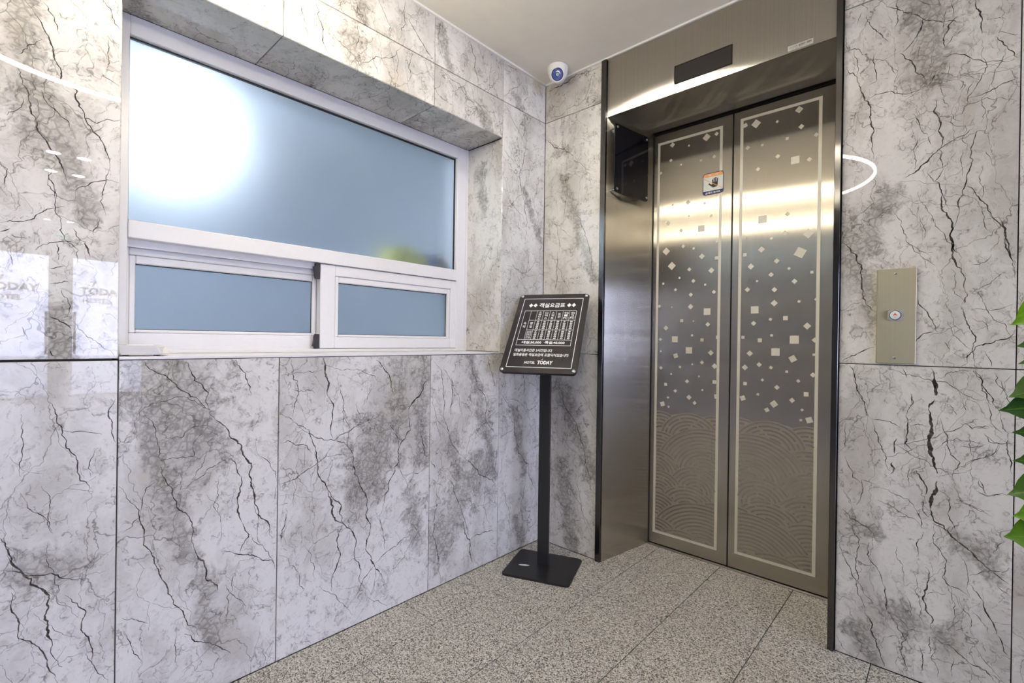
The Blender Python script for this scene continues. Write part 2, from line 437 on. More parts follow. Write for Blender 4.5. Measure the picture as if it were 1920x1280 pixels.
# traced marble pattern in wall metres: (wall, vein width mm, points)
VEINS = [
["L",2.2,[[-1.941,0.577],[-1.922,0.523],[-1.89,0.467],[-1.859,0.416],[-1.861,0.355],[-1.856,0.278],[-1.835,0.233]]],
["L",1.4,[[-1.94,0.503],[-1.895,0.475],[-1.799,0.432]]],
["L",1.4,[[-1.922,0.446],[-1.911,0.382],[-1.876,0.3],[-1.842,0.196]]],
["L",1.4,[[-1.865,0.881],[-1.84,0.81],[-1.811,0.724],[-1.784,0.641]]],
["L",1.4,[[-1.832,0.406],[-1.788,0.285],[-1.779,0.202]]],
["L",1.4,[[-1.74,0.877],[-1.754,0.839],[-1.738,0.717]]],
["L",0.9,[[-1.84,0.81],[-1.766,0.789]]],
["L",0.9,[[-1.91,0.855],[-1.908,0.771],[-1.909,0.711]]],
["L",0.9,[[-1.909,0.672],[-1.887,0.622],[-1.856,0.57]]],
["L",0.9,[[-1.875,0.68],[-1.863,0.603],[-1.854,0.563]]],
["L",0.9,[[-1.773,0.756],[-1.782,0.692]]],
["L",2.4,[[-1.526,0.815],[-1.457,0.73],[-1.413,0.652],[-1.4,0.521],[-1.349,0.402]]],
["L",2.4,[[-1.441,0.618],[-1.448,0.525],[-1.436,0.475]]],
["L",2.4,[[-1.561,0.435],[-1.534,0.374],[-1.531,0.336],[-1.5,0.294]]],
["L",1.5,[[-1.731,0.649],[-1.689,0.564],[-1.645,0.405],[-1.609,0.306],[-1.545,0.177]]],
["L",1.5,[[-1.679,0.976],[-1.526,0.827]]],
["L",1.5,[[-1.591,0.978],[-1.566,0.915],[-1.526,0.827]]],
["L",1.5,[[-1.47,0.678],[-1.441,0.618]]],
["L",1.5,[[-1.436,0.475],[-1.442,0.382]]],
["L",1.5,[[-1.488,0.405],[-1.34,0.313]]],
["L",1.5,[[-1.583,0.201],[-1.464,0.09]]],
["L",1.5,[[-1.642,0.686],[-1.605,0.564],[-1.561,0.435]]],
["L",1.5,[[-1.46,0.972],[-1.415,0.867]]],
["L",0.9,[[-1.645,0.701],[-1.564,0.701],[-1.542,0.765]]],
["L",0.9,[[-1.398,0.682],[-1.342,0.524]]],
["L",0.9,[[-1.655,0.857],[-1.59,0.873],[-1.526,0.827]]],
["L",0.9,[[-1.545,0.802],[-1.595,0.757],[-1.637,0.763]]],
["L",0.9,[[-1.683,0.845],[-1.654,0.766],[-1.639,0.693]]],
["L",0.9,[[-1.653,0.646],[-1.681,0.611],[-1.686,0.557]]],
["L",0.9,[[-1.723,0.526],[-1.689,0.557]]],
["L",0.9,[[-1.6,0.613],[-1.484,0.676]]],
["L",0.9,[[-1.721,0.303],[-1.666,0.266]]],
["L",0.9,[[-1.715,0.26],[-1.677,0.166]]],
["L",0.9,[[-1.404,0.522],[-1.38,0.387]]],
["L",0.9,[[-1.602,0.202],[-1.604,0.131]]],
["L",0.9,[[-1.504,0.623],[-1.503,0.524]]],
["L",0.9,[[-1.48,0.302],[-1.422,0.209]]],
["L",0.9,[[-1.453,0.339],[-1.472,0.183]]],
["L",3.2,[[-1.165,0.514],[-1.15,0.431],[-1.114,0.387]]],
["L",3.2,[[-1.192,0.98],[-1.181,0.92],[-1.169,0.84]]],
["L",3.2,[[-0.836,0.761],[-0.8,0.804],[-0.744,0.878]]],
["L",3.2,[[-0.998,0.22],[-0.981,0.193]]],
["L",2.0,[[-1.338,0.798],[-1.273,0.753],[-1.204,0.614],[-1.165,0.514],[-1.115,0.449],[-1.11,0.386],[-1.06,0.241],[-1.015,0.091]]],
["L",2.0,[[-1.169,0.84],[-1.15,0.692]]],
["L",2.0,[[-1.114,0.387],[-1.116,0.272],[-1.146,0.168]]],
["L",2.0,[[-1.089,0.717],[-1.041,0.501],[-1.014,0.282],[-0.981,0.193],[-0.948,0.145],[-0.922,0.092]]],
["L",2.0,[[-0.836,0.761],[-0.878,0.616],[-0.903,0.516],[-0.959,0.375]]],
["L",2.0,[[-0.985,0.962],[-0.926,0.902],[-0.899,0.827]]],
["L",2.0,[[-0.778,0.662],[-0.758,0.565]]],
["L",1.3,[[-1.273,0.753],[-1.146,0.684],[-1.104,0.705],[-0.99,0.755]]],
["L",1.3,[[-1.337,0.7],[-1.221,0.65]]],
["L",1.3,[[-1.332,0.57],[-1.204,0.618],[-1.15,0.665]]],
["L",1.3,[[-0.981,0.193],[-0.828,0.256]]],
["L",1.3,[[-0.981,0.193],[-1.058,0.101]]],
["L",1.3,[[-1.295,0.969],[-1.272,0.873],[-1.289,0.78]]],
["L",1.3,[[-1.146,0.684],[-1.088,0.642]]],
["L",1.3,[[-0.964,0.376],[-0.937,0.237]]],
["L",1.3,[[-1.307,0.487],[-1.321,0.376]]],
["L",1.3,[[-0.923,0.711],[-0.878,0.616]]],
["L",0.8,[[-1.185,0.953],[-0.942,0.859]]],
["L",0.8,[[-1.331,0.92],[-1.191,0.934]]],
["L",0.8,[[-1.329,0.341],[-1.253,0.176]]],
["L",0.8,[[-1.243,0.345],[-1.209,0.263],[-1.209,0.224]]],
["L",0.8,[[-1.135,0.885],[-1.082,0.696]]],
["L",0.8,[[-1.061,0.811],[-1.044,0.747]]],
["L",0.8,[[-1.149,0.618],[-1.165,0.528]]],
["L",0.8,[[-0.868,0.509],[-0.738,0.522]]],
["L",0.8,[[-0.829,0.318],[-0.761,0.205]]],
["L",0.8,[[-0.878,0.586],[-0.812,0.436]]],
["L",0.8,[[-0.981,0.179],[-0.971,0.089]]],
["L",0.8,[[-1.18,0.636],[-1.088,0.621]]],
["L",0.8,[[-1.331,0.502],[-1.301,0.501]]],
["L",2.2,[[-0.621,0.881],[-0.609,0.797],[-0.618,0.715]]],
["L",2.2,[[-0.526,0.509],[-0.443,0.425],[-0.342,0.359]]],
["L",2.2,[[-0.533,0.238],[-0.496,0.142],[-0.477,0.032]]],
["L",1.4,[[-0.715,0.949],[-0.663,0.85],[-0.649,0.694],[-0.526,0.509]]],
["L",1.4,[[-0.635,0.463],[-0.568,0.332],[-0.496,0.142]]],
["L",1.4,[[-0.686,0.424],[-0.699,0.307],[-0.681,0.149],[-0.663,0.005]]],
["L",1.4,[[-0.496,0.142],[-0.337,0.14]]],
["L",1.4,[[-0.512,0.97],[-0.475,0.874],[-0.411,0.676],[-0.343,0.405]]],
["L",1.4,[[-0.728,0.545],[-0.697,0.499]]],
["L",1.4,[[-0.404,0.968],[-0.338,0.822]]],
["L",0.8,[[-0.61,0.839],[-0.564,0.735]]],
["L",0.8,[[-0.568,0.332],[-0.476,0.292]]],
["L",0.8,[[-0.526,0.527],[-0.505,0.609],[-0.435,0.643]]],
["L",0.8,[[-0.723,0.822],[-0.617,0.624]]],
["L",0.8,[[-0.492,0.555],[-0.41,0.658],[-0.336,0.713]]],
["L",0.8,[[-0.717,0.463],[-0.655,0.418]]],
["L",0.8,[[-0.507,0.076],[-0.506,0.016]]],
["L",0.8,[[-0.405,0.4],[-0.415,0.278],[-0.376,0.178]]],
["L",1.5,[[-0.161,0.878],[-0.137,0.771]]],
["L",1.5,[[-0.214,0.682],[-0.137,0.442],[-0.091,0.345],[-0.026,0.182]]],
["L",0.9,[[-0.318,0.793],[-0.214,0.682]]],
["L",0.9,[[-0.198,0.614],[-0.32,0.574]]],
["L",0.9,[[-0.113,0.36],[-0.144,0.085]]],
["L",0.9,[[-0.298,0.479],[-0.31,0.398]]],
["L",0.9,[[-0.128,0.683],[-0.014,0.732]]],
["L",0.9,[[-0.024,0.122],[-0.143,0.017]]],
["L",0.9,[[-0.316,0.692],[-0.199,0.633]]],
["L",0.9,[[-0.302,0.342],[-0.216,0.096]]],
["L",0.9,[[-0.27,0.753],[-0.113,0.681]]],
["L",1.6,[[-1.911,1.812],[-1.872,1.748],[-1.82,1.637],[-1.796,1.561],[-1.758,1.461]]],
["L",1.6,[[-1.921,1.651],[-1.903,1.583],[-1.891,1.546],[-1.86,1.476],[-1.834,1.405]]],
["L",1.0,[[-1.881,1.823],[-1.853,1.761]]],
["L",1.0,[[-1.774,1.7],[-1.731,1.672]]],
["L",1.0,[[-1.775,1.884],[-1.751,1.838],[-1.732,1.815]]],
["L",1.0,[[-1.883,1.616],[-1.864,1.581],[-1.829,1.537]]],
["L",1.0,[[-1.758,1.461],[-1.768,1.413],[-1.764,1.345]]],
["L",1.0,[[-1.869,1.426],[-1.859,1.395],[-1.853,1.366]]],
["L",1.0,[[-1.947,1.429],[-1.936,1.416],[-1.941,1.37]]],
["L",1.0,[[-1.946,1.292],[-1.889,1.32],[-1.84,1.352]]],
["L",1.0,[[-1.821,1.395],[-1.775,1.429],[-1.74,1.433]]],
["L",1.0,[[-1.881,1.735],[-1.924,1.682]]],
["L",1.0,[[-1.764,1.79],[-1.764,1.718]]],
["L",1.0,[[-1.813,1.573],[-1.783,1.571],[-1.738,1.595]]],
["L",1.0,[[-1.937,1.538],[-1.912,1.584]]],
["L",1.6,[[-1.863,1.083],[-1.846,1.072],[-1.826,1.056]]],
["L",1.6,[[-1.863,1.003],[-1.849,0.983]]],
["L",1.6,[[-1.802,1.272],[-1.793,1.236]]],
["L",0.9,[[-1.89,1.238],[-1.876,1.254],[-1.853,1.263],[-1.805,1.265]]],
["L",0.9,[[-1.824,1.301],[-1.802,1.272]]],
["L",0.9,[[-1.787,1.291],[-1.775,1.335]]],
["L",0.9,[[-1.864,1.162],[-1.832,1.17]]],
["L",0.9,[[-1.834,1.084],[-1.828,1.109],[-1.844,1.148]]],
["L",0.9,[[-1.853,1.259],[-1.85,1.22]]],
["L",0.9,[[-1.93,1.228],[-1.925,1.198]]],
["L",0.9,[[-1.91,1.058],[-1.899,1.027]]],
["L",0.9,[[-1.864,1.198],[-1.841,1.205]]],
["L",0.9,[[-1.946,1.271],[-1.931,1.281]]],
["L",0.9,[[-1.825,1.076],[-1.785,1.028],[-1.742,0.985]]],
["L",0.9,[[-1.928,1.267],[-1.904,1.263]]],
["L",1.6,[[-0.548,2.375],[-0.506,2.308],[-0.486,2.186]]],
["L",1.6,[[-0.877,2.294],[-0.821,2.26],[-0.733,2.183]]],
["L",1.6,[[-1.231,2.174],[-1.203,2.09],[-1.181,2.014]]],
["L",1.0,[[-0.874,2.364],[-0.894,2.24],[-0.902,2.176]]],
["L",1.0,[[-1.083,2.245],[-1.051,2.185]]],
["L",1.0,[[-1.074,2.18],[-1.081,2.087]]],
["L",1.0,[[-1.072,2.021],[-1.002,2.087],[-0.893,2.173]]],
["L",1.0,[[-1.018,2.08],[-0.993,2.033]]],
["L",1.0,[[-0.91,2.143],[-0.913,2.03]]],
["L",1.0,[[-0.834,2.177],[-0.855,2.053]]],
["L",1.0,[[-1.289,2.143],[-1.263,2.08],[-1.246,2.017]]],
["L",1.0,[[-0.695,2.378],[-0.714,2.264]]],
["L",1.0,[[-0.722,2.171],[-0.595,2.15],[-0.49,2.079],[-0.428,2.031]]],
["L",1.0,[[-0.539,2.182],[-0.44,2.026]]],
["L",1.0,[[-0.409,2.333],[-0.418,2.186]]],
["L",1.0,[[-0.156,2.366],[-0.174,2.194]]],
["L",1.0,[[-0.315,2.199],[-0.192,2.323]]],
["L",1.0,[[-0.318,2.364],[-0.221,2.358]]],
["L",1.0,[[-0.314,2.171],[-0.171,2.041]]],
["L",1.0,[[-0.152,2.202],[-0.186,2.036]]],
["L",1.0,[[-1.446,2.059],[-1.429,2.039]]],
["L",1.0,[[-1.396,2.08],[-1.367,2.053]]],
["L",1.0,[[-0.392,2.115],[-0.351,2.038]]],
["L",1.6,[[-0.185,2.079],[-0.169,1.931],[-0.178,1.775],[-0.136,1.63],[-0.147,1.525]]],
["L",0.9,[[-0.313,1.768],[-0.149,1.628]]],
["L",0.9,[[-0.147,1.525],[-0.156,1.353]]],
["L",0.9,[[-0.182,1.367],[0.005,1.477]]],
["L",0.9,[[-0.282,1.405],[-0.05,1.382]]],
["L",0.9,[[-0.099,1.777],[-0.026,1.562]]],
["L",0.9,[[-0.27,2.001],[-0.18,1.877]]],
["L",0.9,[[-0.317,1.954],[-0.219,1.9]]],
["R",2.2,[[1.555,1.589],[1.539,1.549],[1.555,1.461],[1.581,1.398],[1.581,1.34],[1.601,1.275],[1.614,1.202]]],
["R",2.2,[[1.581,1.398],[1.581,1.34],[1.591,1.323]]],
["R",2.2,[[1.469,1.576],[1.502,1.596],[1.546,1.641]]],
["R",2.2,[[1.305,1.427],[1.33,1.353],[1.36,1.257],[1.389,1.157]]],
["R",2.2,[[1.649,1.046],[1.656,1.054]]],
["R",1.4,[[1.546,1.644],[1.555,1.589]]],
["R",1.4,[[1.614,1.202],[1.608,1.171]]],
["R",1.4,[[1.601,1.166],[1.617,1.108],[1.627,1.031],[1.633,0.984]]],
["R",1.4,[[1.62,1.625],[1.615,1.564],[1.591,1.475],[1.59,1.423],[1.581,1.398]]],
["R",1.4,[[1.606,1.53],[1.64,1.471],[1.67,1.41],[1.695,1.322],[1.717,1.215]]],
["R",1.4,[[1.597,0.98],[1.656,1.052],[1.718,1.102]]],
["R",1.4,[[1.503,1.191],[1.532,1.131],[1.549,1.087]]],
["R",1.4,[[1.5,1.055],[1.521,1.082],[1.541,1.087]]],
["R",1.4,[[1.31,0.987],[1.358,1.018],[1.396,1.036]]],
["R",1.4,[[1.673,1.42],[1.699,1.336],[1.717,1.255]]],
["R",0.7,[[1.499,1.525],[1.541,1.415],[1.602,1.265]]],
["R",0.7,[[1.625,1.216],[1.658,1.148],[1.716,1.048]]],
["R",0.7,[[1.324,1.442],[1.38,1.503],[1.408,1.521]]],
["R",0.7,[[1.473,1.364],[1.505,1.339],[1.536,1.33]]],
["R",0.7,[[1.622,1.149],[1.708,1.164]]],
["R",0.7,[[1.626,1.126],[1.648,1.118],[1.663,1.087]]],
["R",0.7,[[1.643,1.568],[1.636,1.539],[1.645,1.506],[1.64,1.471]]],
["R",0.7,[[1.624,1.284],[1.653,1.291],[1.664,1.31]]],
["R",0.7,[[1.601,1.63],[1.6,1.552]]],
["R",0.7,[[1.523,1.585],[1.54,1.544]]],
["R",0.7,[[1.556,1.509],[1.572,1.458]]],
["R",0.7,[[1.572,1.119],[1.585,1.077],[1.623,1.036]]],
["R",0.7,[[1.504,1.448],[1.517,1.381]]],
["R",0.7,[[1.546,1.007],[1.546,0.98]]],
["R",0.7,[[1.565,1.056],[1.578,1.024]]],
["R",0.7,[[1.384,1.612],[1.383,1.479]]],
["R",0.7,[[1.625,1.201],[1.693,1.257]]],
["R",0.7,[[1.578,1.277],[1.583,1.214],[1.603,1.166]]],
["R",0.7,[[1.653,1.031],[1.668,0.986]]],
["R",2.0,[[1.338,1.939],[1.36,1.856],[1.377,1.801],[1.386,1.655]]],
["R",2.0,[[1.538,1.798],[1.55,1.725],[1.556,1.678],[1.548,1.642]]],
["R",2.0,[[1.623,2.064],[1.634,2.011],[1.637,1.959]]],
["R",2.0,[[1.485,2.007],[1.505,2.061]]],
["R",2.0,[[1.556,1.951],[1.563,2.013],[1.585,2.033]]],
["R",2.0,[[1.534,1.876],[1.52,1.85]]],
["R",2.0,[[1.449,1.975],[1.48,1.939],[1.489,1.9],[1.516,1.867]]],
["R",1.2,[[1.379,2.179],[1.447,2.115],[1.496,2.073],[1.543,2.037],[1.599,1.999]]],
["R",1.2,[[1.295,2.018],[1.338,1.939]]],
["R",1.2,[[1.373,1.856],[1.431,1.861],[1.511,1.845]]],
["R",1.2,[[1.525,1.624],[1.548,1.645],[1.624,1.688]]],
["R",1.2,[[1.63,1.679],[1.622,1.641],[1.615,1.598]]],
["R",1.2,[[1.36,2.13],[1.387,2.077],[1.42,2.026]]],
["R",1.2,[[1.665,1.939],[1.689,1.901],[1.711,1.86]]],
["R",1.2,[[1.602,1.78],[1.649,1.783],[1.712,1.804]]],
["R",1.2,[[1.553,1.926],[1.627,1.886],[1.694,1.855]]],
["R",1.2,[[1.482,1.773],[1.5,1.736],[1.521,1.695]]],
["R",1.2,[[1.384,2.0],[1.392,1.911],[1.372,1.902]]],
["R",1.2,[[1.44,2.15],[1.441,2.102],[1.435,2.06]]],
["R",1.2,[[1.485,2.007],[1.455,1.976]]],
["R",1.2,[[1.291,2.049],[1.368,2.002]]],
["R",0.7,[[1.67,1.948],[1.71,1.926]]],
["R",0.7,[[1.591,1.761],[1.65,1.768],[1.71,1.737]]],
["R",0.7,[[1.649,1.79],[1.647,1.732],[1.64,1.698]]],
["R",0.7,[[1.551,1.862],[1.555,1.792],[1.566,1.766]]],
["R",0.7,[[1.575,1.744],[1.592,1.716]]],
["R",0.7,[[1.606,1.701],[1.598,1.659],[1.609,1.626]]],
["R",0.7,[[1.686,1.895],[1.679,1.862],[1.662,1.814],[1.652,1.789]]],
["R",0.7,[[1.497,1.979],[1.492,1.942]]],
["R",0.7,[[1.424,1.944],[1.44,1.91]]],
["R",0.7,[[1.655,1.995],[1.685,1.979]]],
["R",0.7,[[1.571,2.088],[1.573,2.039]]],
["R",0.7,[[1.649,1.612],[1.659,1.587]]],
["R",0.7,[[1.521,1.691],[1.528,1.662]]],
["R",0.7,[[1.556,1.951],[1.599,1.993]]],
["R",0.7,[[1.6,1.699],[1.558,1.73]]],
["R",0.7,[[1.302,2.088],[1.313,2.041]]],
["R",0.7,[[1.349,2.151],[1.336,2.115]]],
["R",0.7,[[1.599,1.833],[1.591,1.81]]],
["R",0.7,[[1.62,1.826],[1.607,1.79]]],
["R",2.0,[[1.546,0.501],[1.603,0.461],[1.651,0.417],[1.677,0.396]]],
["R",2.0,[[1.53,0.362],[1.53,0.288],[1.547,0.176]]],
["R",2.0,[[1.658,0.306],[1.668,0.27],[1.687,0.22]]],
["R",2.0,[[1.431,0.268],[1.438,0.19]]],
["R",2.0,[[1.383,0.16],[1.414,0.087],[1.434,0.007]]],
["R",1.2,[[1.308,0.378],[1.334,0.305],[1.362,0.235],[1.383,0.16]]],
["R",1.2,[[1.335,0.444],[1.365,0.398],[1.359,0.342],[1.365,0.253],[1.416,0.194]]],
["R",1.2,[[1.39,0.393],[1.431,0.268]]],
["R",1.2,[[1.438,0.19],[1.464,0.16],[1.477,0.067],[1.492,0.003]]],
["R",1.2,[[1.677,0.396],[1.715,0.37]]],
["R",1.2,[[1.548,0.153],[1.593,0.142],[1.636,0.11],[1.688,0.081]]],
["R",1.2,[[1.628,0.343],[1.658,0.306]]],
["R",1.2,[[1.687,0.22],[1.715,0.165]]],
["R",1.2,[[1.549,0.494],[1.564,0.423],[1.579,0.397],[1.579,0.329],[1.632,0.303]]],
["R",1.2,[[1.526,0.469],[1.515,0.388]]],
["R",1.2,[[1.519,0.113],[1.528,0.086],[1.523,0.03]]],
["R",1.2,[[1.545,0.152],[1.544,0.097]]],
["R",0.7,[[1.537,0.279],[1.557,0.293],[1.58,0.297]]],
["R",0.7,[[1.504,0.334],[1.523,0.224],[1.531,0.181]]],
["R",0.7,[[1.461,0.403],[1.481,0.29]]],
["R",0.7,[[1.49,0.25],[1.497,0.19]]],
["R",0.7,[[1.579,0.329],[1.598,0.204]]],
["R",0.7,[[1.607,0.298],[1.635,0.242],[1.641,0.189]]],
["R",0.7,[[1.603,0.427],[1.622,0.396],[1.631,0.307]]],
["R",0.7,[[1.301,0.094],[1.347,0.07],[1.411,0.033]]],
["R",0.7,[[1.305,0.053],[1.348,0.008]]],
["R",0.7,[[1.445,0.185],[1.494,0.153],[1.539,0.157]]],
["R",0.7,[[1.646,0.166],[1.67,0.126],[1.701,0.091]]],
["R",0.7,[[1.553,0.14],[1.563,0.038]]],
["R",0.7,[[1.685,0.359],[1.713,0.341]]],
["R",0.7,[[1.657,0.182],[1.665,0.16]]],
["R",0.7,[[1.596,0.114],[1.594,0.053]]],
["R",0.7,[[1.677,0.45],[1.701,0.49]]],
["R",0.7,[[1.635,0.268],[1.672,0.214]]],
["R",0.7,[[1.603,0.195],[1.625,0.216]]],
["R",1.4,[[1.33,0.974],[1.348,0.916],[1.373,0.851]]],
["R",1.4,[[1.536,0.975],[1.548,0.938],[1.546,0.892]]],
["R",1.4,[[1.63,0.973],[1.649,0.915],[1.673,0.874]]],
["R",0.9,[[1.43,0.97],[1.486,0.953],[1.545,0.934],[1.596,0.915],[1.683,0.88]]],
["R",0.9,[[1.468,0.972],[1.48,0.941]]],
["R",0.9,[[1.493,0.891],[1.493,0.859]]],
["R",0.9,[[1.551,0.945],[1.582,0.966],[1.625,0.971]]],
["R",0.9,[[1.674,0.968],[1.7,0.916]]],
["R",0.9,[[1.535,0.86],[1.546,0.88]]],
["R",5.0,[[1.545,0.947],[1.548,0.925],[1.549,0.892]]],
["R",5.0,[[1.532,0.848],[1.537,0.824],[1.541,0.798],[1.535,0.754],[1.539,0.728],[1.545,0.691],[1.555,0.654]]],
["R",5.0,[[1.555,0.631],[1.554,0.604],[1.543,0.575],[1.54,0.544]]],
["R",2.0,[[1.479,0.823],[1.484,0.786],[1.482,0.762],[1.494,0.713]]],
["R",2.0,[[1.506,0.656],[1.519,0.628],[1.528,0.583]]],
["R",2.0,[[1.545,0.878],[1.532,0.848]]],
["R",2.0,[[1.457,0.746],[1.452,0.698]]],
["R",2.0,[[1.54,0.544],[1.549,0.508],[1.583,0.479]]],
["R",2.0,[[1.447,0.669],[1.444,0.632]]],
["R",1.2,[[1.49,0.893],[1.496,0.862],[1.479,0.823]]],
["R",1.2,[[1.392,0.802],[1.409,0.751],[1.429,0.694],[1.442,0.64]]],
["R",1.2,[[1.392,0.802],[1.431,0.799],[1.465,0.782]]],
["R",1.2,[[1.56,0.823],[1.575,0.745],[1.586,0.642]]],
["R",1.2,[[1.557,0.605],[1.576,0.594],[1.585,0.555],[1.588,0.518],[1.6,0.491]]],
["R",1.2,[[1.343,0.947],[1.35,0.902],[1.374,0.854],[1.392,0.802]]],
["R",1.2,[[1.317,0.488],[1.339,0.46],[1.386,0.444],[1.403,0.428]]],
["R",1.2,[[1.522,0.57],[1.523,0.532],[1.538,0.516]]],
["R",1.2,[[1.508,0.532],[1.52,0.477]]],
["R",1.2,[[1.368,0.596],[1.372,0.56],[1.355,0.51]]],
["R",1.2,[[1.322,0.667],[1.337,0.628],[1.368,0.584]]],
["R",0.8,[[1.595,0.67],[1.635,0.711],[1.668,0.728],[1.686,0.763]]],
["R",0.8,[[1.549,0.726],[1.658,0.758]]],
["R",0.8,[[1.615,0.815],[1.631,0.802],[1.665,0.807]]],
["R",0.8,[[1.655,0.791],[1.668,0.767],[1.693,0.769]]],
["R",0.8,[[1.598,0.614],[1.612,0.577],[1.644,0.57],[1.673,0.555]]],
["R",0.8,[[1.636,0.623],[1.662,0.61],[1.692,0.619]]],
["R",0.8,[[1.414,0.581],[1.452,0.57],[1.508,0.528]]],
["R",0.8,[[1.411,0.54],[1.463,0.516],[1.523,0.478]]],
["R",0.8,[[1.49,0.791],[1.528,0.794]]],
["R",0.8,[[1.49,0.665],[1.489,0.602]]],
["R",0.8,[[1.45,0.497],[1.487,0.511]]],
["R",0.8,[[1.623,0.786],[1.627,0.735],[1.632,0.721]]],
["R",0.8,[[1.581,0.867],[1.596,0.838]]],
["R",0.8,[[1.611,0.877],[1.617,0.852]]],
["R",0.8,[[1.659,0.882],[1.693,0.796]]],
["R",0.8,[[1.371,0.597],[1.404,0.588]]],
["R",0.8,[[1.321,0.785],[1.32,0.709],[1.325,0.693]]],
["R",0.8,[[1.646,0.658],[1.657,0.627]]],
["R",0.8,[[1.561,0.671],[1.581,0.663]]],
["R",1.3,[[1.634,0.972],[1.649,0.932],[1.666,0.904],[1.687,0.854]]],
["R",1.3,[[1.704,0.782],[1.708,0.726],[1.717,0.643]]],
["R",0.8,[[1.687,0.854],[1.693,0.81],[1.704,0.782]]],
["R",0.8,[[1.605,0.678],[1.647,0.716],[1.672,0.734],[1.688,0.769]]],
["R",0.8,[[1.605,0.744],[1.655,0.758]]],
["R",0.8,[[1.655,0.787],[1.676,0.767],[1.712,0.77]]],
["R",0.8,[[1.612,0.813],[1.63,0.801],[1.667,0.809]]],
["R",0.8,[[1.678,0.951],[1.71,0.874]]],
["R",0.8,[[1.665,0.609],[1.713,0.631]]],
["R",0.8,[[1.606,0.586],[1.632,0.572],[1.67,0.569]]],
["R",0.8,[[1.648,0.652],[1.665,0.609]]],
["R",1.6,[[0.008,2.093],[0.116,2.017],[0.18,1.966]]],
["R",1.6,[[0.093,1.502],[0.084,1.398],[0.075,1.293]]],
["R",1.6,[[0.196,1.677],[0.321,1.344]]],
["R",1.6,[[0.083,0.836],[0.277,0.484],[0.338,0.331]]],
["R",0.8,[[0.18,1.966],[0.312,1.854]]],
["R",0.8,[[0.018,1.68],[0.177,1.56]]],
["R",0.8,[[0.112,1.621],[0.152,1.822]]],
["R",0.8,[[0.252,1.918],[0.294,1.792]]],
["R",0.8,[[0.017,1.975],[0.105,2.058]]],
["R",0.8,[[0.131,0.562],[0.337,0.429]]],
["R",0.8,[[0.156,0.376],[0.323,0.098]]],
["R",0.8,[[0.116,0.212],[0.204,0.029]]],
["R",0.8,[[0.231,0.813],[0.332,0.673]]],
["R",0.8,[[0.049,1.472],[0.161,1.305]]],
["R",0.8,[[0.259,0.397],[0.332,0.133]]],
["R",2.2,[[0.009,2.344],[0.113,2.353],[0.193,2.368],[0.237,2.36]]],
["R",1.0,[[0.237,2.36],[0.32,2.357]]],
["R",1.0,[[0.296,2.345],[0.247,2.227],[0.196,2.208]]],
["R",1.0,[[0.012,2.191],[0.106,2.192],[0.23,2.218]]]]
BANDS = [
["L",0.03,[-1.701,0.977,-1.642,0.693]],
["L",0.03,[-1.642,0.686,-1.567,0.407]],
["L",0.03,[-1.547,0.364,-1.499,0.133]],
["L",0.1,[-1.615,0.953,-1.558,0.752]],
["L",0.1,[-0.956,0.7,-1.033,0.513]],
["L",0.04,[-0.755,0.957,-0.777,0.553]],
["L",0.04,[-0.831,0.44,-0.781,0.227]],
["L",0.04,[-0.875,0.945,-0.881,0.811]],
["L",0.035,[-0.512,0.97,-0.343,0.405]],
["L",0.035,[-0.616,0.616,-0.569,0.382]],
["L",0.09,[-0.455,0.462,-0.672,0.178]],
["L",0.03,[-0.214,0.701,-0.136,0.403]],
["L",0.03,[-0.203,0.15,-0.157,0.012]],
["L",0.03,[-0.134,0.964,-0.041,0.883]],
["L",0.035,[-1.914,1.794,-1.894,1.57]],
["L",0.035,[-1.891,1.563,-1.835,1.462]],
["L",0.035,[-1.835,1.462,-1.801,1.356]],
["L",0.03,[-1.858,1.083,-1.842,0.991]],
["L",0.04,[-1.907,0.489,-1.819,0.47]],
["R",0.05,[1.304,1.451,1.394,1.139]],
["R",0.035,[1.377,1.365,1.43,1.539]],
["R",0.05,[1.496,2.12,1.514,2.038]],
["R",0.05,[1.532,2.015,1.522,1.872]],
["R",0.03,[1.363,0.452,1.416,0.434]],
["R",0.03,[1.605,0.458,1.68,0.397]],
["R",0.03,[1.35,0.089,1.408,0.031]],
["R",0.05,[1.553,0.17,1.479,0.182]],
["R",0.03,[0.13,1.861,0.218,1.589]],
["R",0.03,[0.218,1.589,0.321,1.344]],
["R",0.03,[0.095,2.008,0.138,2.011]],
["R",0.05,[0.105,0.838,0.317,0.425]],
["R",0.05,[0.134,0.389,0.225,0.002]],
["R",0.04,[1.327,0.546,1.387,0.431]],
["R",0.04,[1.613,0.536,1.663,0.527]],
["R",0.08,[1.333,0.884,1.381,0.842]],
["L",0.02,[-0.166,1.795,-0.026,1.562]]]
